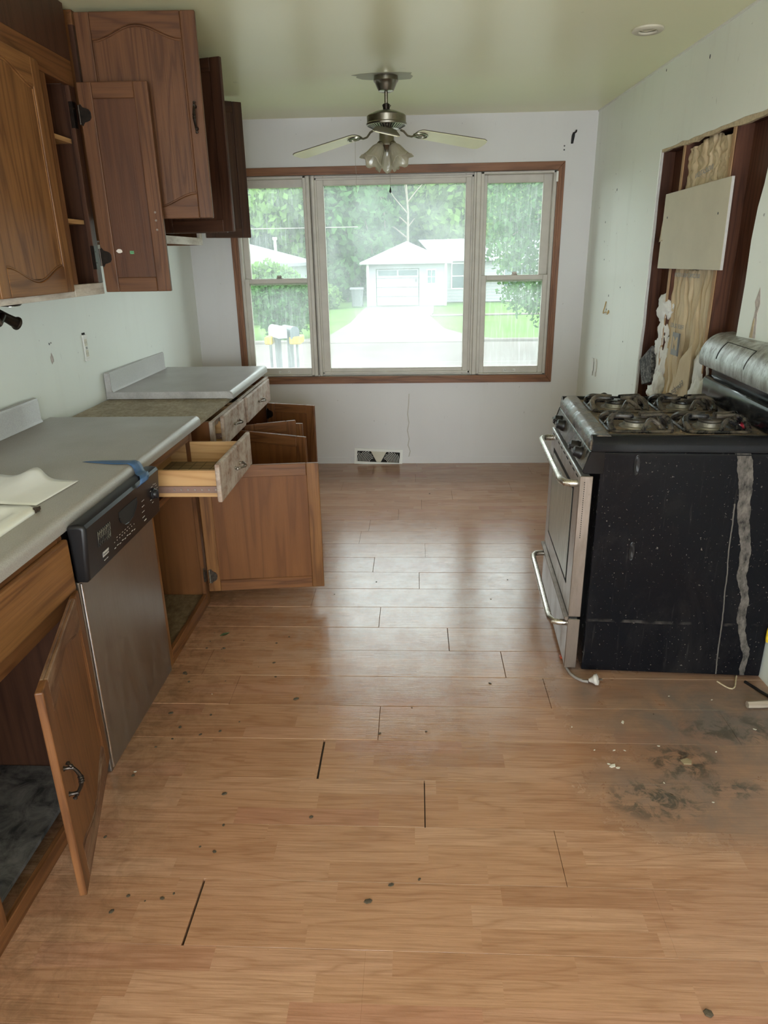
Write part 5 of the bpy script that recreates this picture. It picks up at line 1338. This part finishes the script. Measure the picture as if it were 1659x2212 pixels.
MB().lathe([(.07, 2.9), (.07, 3.75), (.12, 3.78), (.12, 3.9)], 10, T(-7.4, 1.0, 0)).build('vent_pipe', white_plastic, h2)
# wheelie bin
wb = thing('trash_bin', 'grey wheeled trash bin standing beside the garage', 'bin', (-3.50, 43.6, GZ))
loft([[(x*.36*s, y*.38*s, z) for x, y in rr(-1, 1, -1, 1, .25, 4)] for s, z in ((.8, .06), (1.0, 1.0))], 'bin_body', plain('bin_grey', (.11, .11, .12), .5), wb, smooth=True)
MB().prism([(-.42, 1.0), (.42, 1.0), (.42, 1.06), (.30, 1.13), (-.36, 1.13), (-.42, 1.06)], 'x', -.40, .40).build('lid', plain('bin_lid', (.14, .14, .15), .5), wb)
for x in (-.32, .32): MB().lathe([(.12, -.03), (.12, .03)], 16, T(x, .34, .12) @ RY(PI/2)).build('wheel', black_plastic, wb)
# mailboxes
def mailbox(name, label, x, y, mat, lx, zt):
    t = thing(name, label, 'mailbox', (x, y, GZ), .55)
    pr = [(-.085, 0), (.085, 0), (.085, .13)]+[(.085*math.cos(a), .13+.085*math.sin(a)) for a in [PI*i/8 for i in range(1, 8)]]+[(-.085, .13)]
    MB().prism(pr, 'y', -.25, .25, T(0, 0, zt)).build('box', mat, t, bevel=.006)
    MB().prism([(p[0]*1.04, p[1]*1.03) for p in pr], 'y', -.262, -.251, T(0, 0, zt)).build('front_flap', mat, t)
    MB().box(-.045, .045, -.045, .045, -.2, zt-.001).build('post', plain('grey_post', (.12, .12, .125), .8), t)
    MB().box(.088, .094, -.02, .02, zt+.08, zt+.2).build('flag', red_foil if False else plain('flag_red', (.4, .05, .04), .5), t)
mailbox('mailbox', 'white curbside mailbox on a post, left one of the pair', -2.535, 13.0, plain('mailbox_white', (.30, .30, .31), .5), 0, 1.52)
mailbox('mailbox', 'dark grey curbside mailbox on a post, right one of the pair', -2.325, 13.1, plain('mailbox_grey', (.06, .07, .085), .45), 0, 1.50)
ybox = plain('newspaper_yellow', (.42, .27, .012), .5)
for x, lab, w_ in ((-2.685, 'yellow newspaper box beside the white mailbox post', .14), (-2.19, 'larger yellow newspaper box beside the grey mailbox post', .22)):
    t = thing('newspaper_box', lab, 'newspaper box', (x, 13.05, GZ+1.40)); MB().box(-w_/2, w_/2, -.2, .2, 0, .14).build('tube', ybox, t, bevel=.02)
    MB().box(-.02, .02, -.02, .02, -1.4, -.001).build('post', plain('grey_post', (.2, .2, .21), .8), t)

# foliage
def leaf_mat(name, a, b):
    t = NT(name); v = t.coord('World')
    f = t.ramp(t.noise(v, .55, 5, .7), [(.3, 0.), (.7, 1.)])
    c = t.mix(f, a, b); c = t.mix(t.math('MULTIPLY', t.noise(v, 6, 3), .5), c, tuple(q*.45 for q in a))
    t.t.nodes.remove(t.b)
    d = t.n('ShaderNodeBsdfDiffuse'); tr = t.n('ShaderNodeBsdfTranslucent'); t.L(c, d.inputs[0]); t.L(c, tr.inputs[0])
    m = t.n('ShaderNodeMixShader'); m.inputs[0].default_value = .35; t.L(d.outputs[0], m.inputs[1]); t.L(tr.outputs[0], m.inputs[2]); t.L(m.outputs[0], t.out.inputs[0]); return t.m
leafs = [leaf_mat('leaves_mid', (.055, .14, .05), (.13, .25, .08)), leaf_mat('leaves_bright', (.12, .23, .06), (.22, .35, .10)), leaf_mat('leaves_deep', (.03, .085, .05), (.07, .15, .075))]
bark = plain('pale_bark', (.24, .20, .155), .9, var=.2, vs=6)
def foliage(name, lobes, n, size, mat, parent, seed, shell=.55):
    r = np.random.default_rng(seed); L = np.array(lobes, float); wts = (L[:, 3]*L[:, 4]*L[:, 5])**.66; wts /= wts.sum()
    k = r.choice(len(L), n, p=wts); d = r.normal(size=(n, 3)); d /= np.linalg.norm(d, axis=1)[:, None]
    rad = (shell+(1-shell)*r.random(n))**.7; rad = rad*(1+.12*r.normal(size=n))
    p = L[k, :3]+d*rad[:, None]*L[k, 3:6]
    a = r.normal(size=(n, 3)); a /= np.linalg.norm(a, axis=1)[:, None]; b_ = np.cross(a, r.normal(size=(n, 3))); b_ /= np.linalg.norm(b_, axis=1)[:, None]
    s = size*(.5+r.random(n))[:, None]; a = a*s; b_ = b_*s*.6
    vs = np.stack([p-a, p-b_, p+a, p+b_], 1).reshape(-1, 3)
    me = bpy.data.meshes.new(name); me.vertices.add(4*n); me.vertices.foreach_set('co', vs.ravel()); me.loops.add(4*n); me.loops.foreach_set('vertex_index', np.arange(4*n))
    me.polygons.add(n); me.polygons.foreach_set('loop_start', np.arange(n)*4); me.polygons.foreach_set('loop_total', np.full(n, 4)); me.update(); me.materials.append(mat)
    o = bpy.data.objects.new(name, me); COL.objects.link(o); o.parent = parent; o['kind'] = 'stuff'; return o
def tree(label, x, y, h, w, mat, seed, n=7000, size=.30, low=1.5, name='tree', group=None, trunk=.22):
    t = thing(name, label, 'tree', (x, y, GZ)); 
    if group: t['group'] = group
    r = random.Random(seed); lobes = []
    for i in range(14):
        zz = low+(h-low)*(i+.5)/14; q = math.sin(PI*min(1, (i+1.5)/15))**.5; a = r.random()*6.28
        lobes.append((math.cos(a)*w*.32*q, math.sin(a)*w*.32*q, zz, w*.38*q+.3, w*.38*q+.3, (h-low)*.11+.3))
    foliage('leaves', lobes, n, size, mat, t, seed)
    m = MB(); m.tube([(0, 0, -.1), (.1*r.uniform(-1, 1), 0, h*.3), (.3*r.uniform(-1, 1), 0, h*.6), (0, 0, h*.9)], [trunk, trunk*.8, trunk*.5, trunk*.1], 7); m.build('trunk', bark, t)
    return t
kinds = ['mid green leafy tree', 'bright yellow-green leafy tree', 'deep green leafy tree']
spots = [(-17, 52, 11, 7, 0, 'behind the far left house, at its left end'), (-12.3, 55, 12, 6.5, 2, 'behind the far left house roof'), (-8.6, 51, 11, 5.5, 1, 'showing over the right end of the far left house'),
         (-6.4, 57, 13, 6, 2, 'in the gap left of the garage, farther back'), (-4.6, 50.5, 10.5, 4.8, 0, 'just left of the garage behind the bin'), (-2.0, 60, 13, 6.5, 2, 'behind the left half of the garage roof'),
         (1.2, 59, 13, 6.0, 0, 'behind the garage roof peak'), (2.4, 54.5, 11.5, 4.6, 1, 'over the right end of the garage roof'), (5.0, 58, 13, 6.5, 0, 'behind the neighbor house roof'), (9.5, 58, 12, 7, 2, 'behind the neighbor house, farther right'), (14, 56, 12, 7, 0, 'at the far right behind the street'), (-22, 56, 12, 8, 2, 'at the far left edge of the tree line'), (19.5, 57, 12, 8, 1, 'at the far right edge of the tree line')]
for i, (x, y, h, w_, k, wh) in enumerate(spots):
    tree(kinds[k]+' '+wh, x, y, h, w_, leafs[k], 20+i, n=6500, size=.26, low=.2 if k == 2 else 1.0)
for i in range(7):
    tree('dense dark back-row tree '+('at the far left end of the row', 'behind the far left house, far back', 'between the far left house and the garage, far back', 'far behind the garage', 'far behind the neighbor house', 'far back to the right of the neighbor house', 'at the far right end of the row')[i], -27+i*9, 68, 14, 11, leafs[2], 60+i, n=6500, size=.5, low=-.5, group='back row of trees beyond the houses')
# bare pale trunks in front of the trees
def bare(label, x, y, pts, brs, r0):
    t = thing('bare_tree', label, 'tree', (x, y, GZ)); m = MB(); m.tube([(a, 0, b_) for a, b_ in pts], [r0*(1-.7*i/(len(pts)-1)) for i in range(len(pts))], 7); m.build('trunk', bark, t)
    for br in brs: m = MB(); m.tube([(a, 0, b_) for a, b_ in br], [r0*.42*(1-.6*i/(len(br)-1)) for i in range(len(br))], 5); m.build('branch', bark, t)
bare('pale bare tree rising behind the garage peak with forked branches', -.52, 52, [(0, 0), (0, 3.5), (.03, 5.6), (-.1, 7.6), (.1, 9)], [[(0, 4.9), (-.8, 5.6), (-1.9, 6.2)], [(0, 5.6), (-.9, 6.6), (-1.6, 7.6)], [(0, 6.3), (.6, 7.0), (1.1, 7.5)], [(0, 6.2), (-.2, 7.4)], [(0, 4.0), (-.9, 4.7), (-1.9, 5.2)], [(0, 4.7), (.5, 5.3)]], .12)
bare('thin leaning bare trunk left of the garage peak', -1.95, 51, [(0, 0), (0, 3.2), (-.12, 5.0), (-.20, 6.5), (-.28, 8.4)], [[(-.2, 6.2), (-.6, 7.1), (-.9, 7.7)]], .075)
bare('slender bare trunk beside the left garage corner', -3.75, 49.5, [(0, 0), (.02, 2.5), (.0, 4.2), (.05, 5.6)], [[(.0, 4.2), (.3, 4.6)]], .065)
bare('thin slanting bare trunk by the left garage roof edge', -2.85, 50, [(.1, 0), (.05, 2.6), (-.25, 4.2), (-.6, 5.6)], [], .05)
# hedge ball, near right tree, small shrubs
def shrub(name, label, x, y, lobes, n, size, mat, seed, cat='shrub', stem=.05):
    t = thing(name, label, cat, (x, y, GZ)); foliage('leaves', lobes, n, size, mat, t, seed, .7)
    m = MB(); m.tube([(0, 0, -.05), (.02, 0, lobes[0][2]*.6), (0, 0, lobes[0][2])], [stem, stem*.8, stem*.4], 6); m.build('stem', bark, t); return t
shrub('hedge_ball', 'large rounded green hedge behind the mailboxes', -5.05, 27.3, [(0, 0, 1.25, 1.15, 1.0, 1.0), (0, 0, .8, .85, .8, .85), (-.5, 0, 1.5, .7, .7, .6), (.5, 0, 1.45, .6, .7, .6)], 9000, .085, leafs[0], 91)
shrub('lilac_bush', 'yellow-green bush beside the far left house', -6.8, 33.5, [(0, 0, 1.3, 1.6, 1.0, 1.3), (1.2, 0, .9, 1.0, .8, 1.0)], 4000, .14, leafs[1], 92)
shrub('side_bush', 'low bright bush at the lawn edge left of the bin', -5.4, 43, [(0, 0, .6, 1.0, .8, .7), (-1.2, 0, .8, 1.0, .8, .9)], 2500, .14, leafs[1], 93)
t = thing('maple_tree', 'near leafy tree with drooping branches filling the right sash window', 'tree', (4.1, 21.5, GZ))
foliage('leaves', [(-1.1, 0, 4.6, 1.4, 1.0, 1.3), (-.2, 0, 5.6, 2.2, 1.4, 1.6), (-1.4, 0, 3.2, .75, .8, .9), (-.3, .2, 3.2, 1.0, .9, 1.0), (.9, 0, 3.8, 1.3, 1.0, 1.6), (-.7, 0, 1.9, .95, .9, .75), (.2, 0, 1.5, 1.0, .8, .9), (1.2, 0, 1.6, 1.0, .9, 1.0)], 12500, .075, leafs[0], t, 95, .35)
m = MB(); m.tube([(.8, 0, -.1), (.7, 0, 1.6), (.5, 0, 3.2), (.2, 0, 5)], [.13, .11, .09, .05], 8); m.build('trunk', bark, t)
for br in ([(.5, 0, 3.2), (-.4, 0, 3.9), (-1.3, 0, 3.4)], [(.65, 0, 2.2), (-.1, 0, 2.6), (-.9, 0, 2.1)], [(.4, 0, 3.8), (-.5, 0, 4.8), (-1.2, 0, 5)]):
    m = MB(); m.tube(br, [.05, .03, .012], 5); m.build('branch', bark, t)
sp = thing('drooping_tree', 'yellow-green tree whose branch droops before the neighbor house roof', 'tree', (2.9, 30, GZ))
foliage('leaves', [(.6, 0, 4.4, .9, .5, .9), (.1, 0, 3.55, .5, .4, .45), (.9, 0, 3.0, .55, .4, .7), (1.3, 0, 4.8, 1.0, .5, 1.6)], 2600, .085, leafs[1], sp, 97, .3)
m = MB(); m.tube([(2.6, .2, -.1), (2.5, .1, 2.5), (1.9, 0, 4.6), (1.0, 0, 4.2), (.2, 0, 3.4)], [.11, .09, .04, .025, .01], 5); m.build('trunk', bark, sp)
wp = MB().tube([(-30, 47, GZ+4.62), (-3.6, 47, GZ+4.62)], .02, 4).build('overhead_wire', print_light); tag(wp, 'thin overhead wire in front of the trees left of the garage', 'wire')

# ------------------------------------------------------------------ crumbs and leaves on the floor
rq = random.Random(77)
proto = MB().lathe([(.5, 0), (1, .35), (.8, .8), (.2, 1.0)], 6).build('crumb', plain('dry_crumb', (.07, .05, .03), .9, var=.5, vs=80))
tag(proto, 'tiny dark dry crumb lying on the wood-look floor', 'crumb', 'dry crumbs scattered over the floor')
cs = [(-.451, 2.196, .008), (-.596, 1.699, .007), (-.311, 1.611, .006), (-.123, 1.328, .008), (-.125, 2.0, .005), (.64, 1.069, .010), (-.065, 1.38, .006), (-.895, 2.30, .006), (-.90, 2.10, .007), (-.84, 2.02, .006), (-.82, 2.55, .006), (-.93, 2.36, .009), (.10, 4.6, .006), (-.2, 3.2, .005), (.29, 2.31, .005), (-.78, 1.28, .006)]
for i in range(44):
    if rq.random() < .55: cs.append((rq.uniform(-.93, -.55), rq.uniform(1.2, 2.8), rq.uniform(.0025, .006)))
    else: cs.append((rq.uniform(-.5, 1.15), rq.uniform(1.1, 4.9), rq.uniform(.002, .0045)))
first = True
for x, y, r in cs:
    if x > .58 and 2.3 < y < 3.3: continue
    o = proto if first else proto.copy()
    if not first: COL.objects.link(o)
    first = False; o.location = (x, y, .0002); o.scale = (r*rq.uniform(.8, 1.6), r, r*.45); o.rotation_euler = (0, 0, rq.random()*6)
chipm = plain('pale_chip', (.62, .58, .50), .8)
proto = MB().prism([(-1, -.5), (.2, -.7), (1, -.1), (.6, .6), (-.5, .7)], 'z', 0, .25).build('plaster_crumb', chipm)
tag(proto, 'tiny pale plaster chip lying on the floor', 'chip', 'pale plaster chips on the floor')
first = True
for x, y, r in [(.640, 1.853, .012), (.655, 1.845, .007), (.63, 1.862, .006), (.735, 2.08, .009), (.60, 1.93, .004), (.665, 1.93, .005), (.70, 1.93, .004), (.82, 1.955, .005), (1.0, 1.93, .004), (1.18, 2.05, .006), (.95, 2.24, .004), (1.10, 2.22, .004), (.55, 2.05, .004), (.9, 1.70, .004), (.78, 1.78, .004), (-.915, 1.79, .005), (-.78, 2.22, .003)]:
    o = proto if first else proto.copy()
    if not first: COL.objects.link(o)
    first = False; o.location = (x, y, .0003); o.scale = (r, r*.7, r); o.rotation_euler = (0, 0, rq.random()*6)
tag(MB().prism([(.868, 1.885), (.893, 1.893), (.902, 1.880), (.896, 1.866), (.872, 1.866)], 'z', .0004, .004).build('cork_piece', plain('tan_chip', (.30, .23, .14), .9)), 'tan square flake in the middle of the floor stain', 'flake')
lf = MB().grid(lambda u, v: ((u-.5)*.045, (v-.5)*.022*math.sin(PI*min(1, max(.02, u))), .003+.006*abs(v-.5)), 8, 4).build('green_leaf', plain('dried_leaf', (.07, .10, .04), .7)); lf.location = (-.845, 2.66, 0); lf.rotation_euler = (0, 0, .7)
tag(lf, 'small dry green leaf on the floor in front of the open lower cabinet', 'leaf')
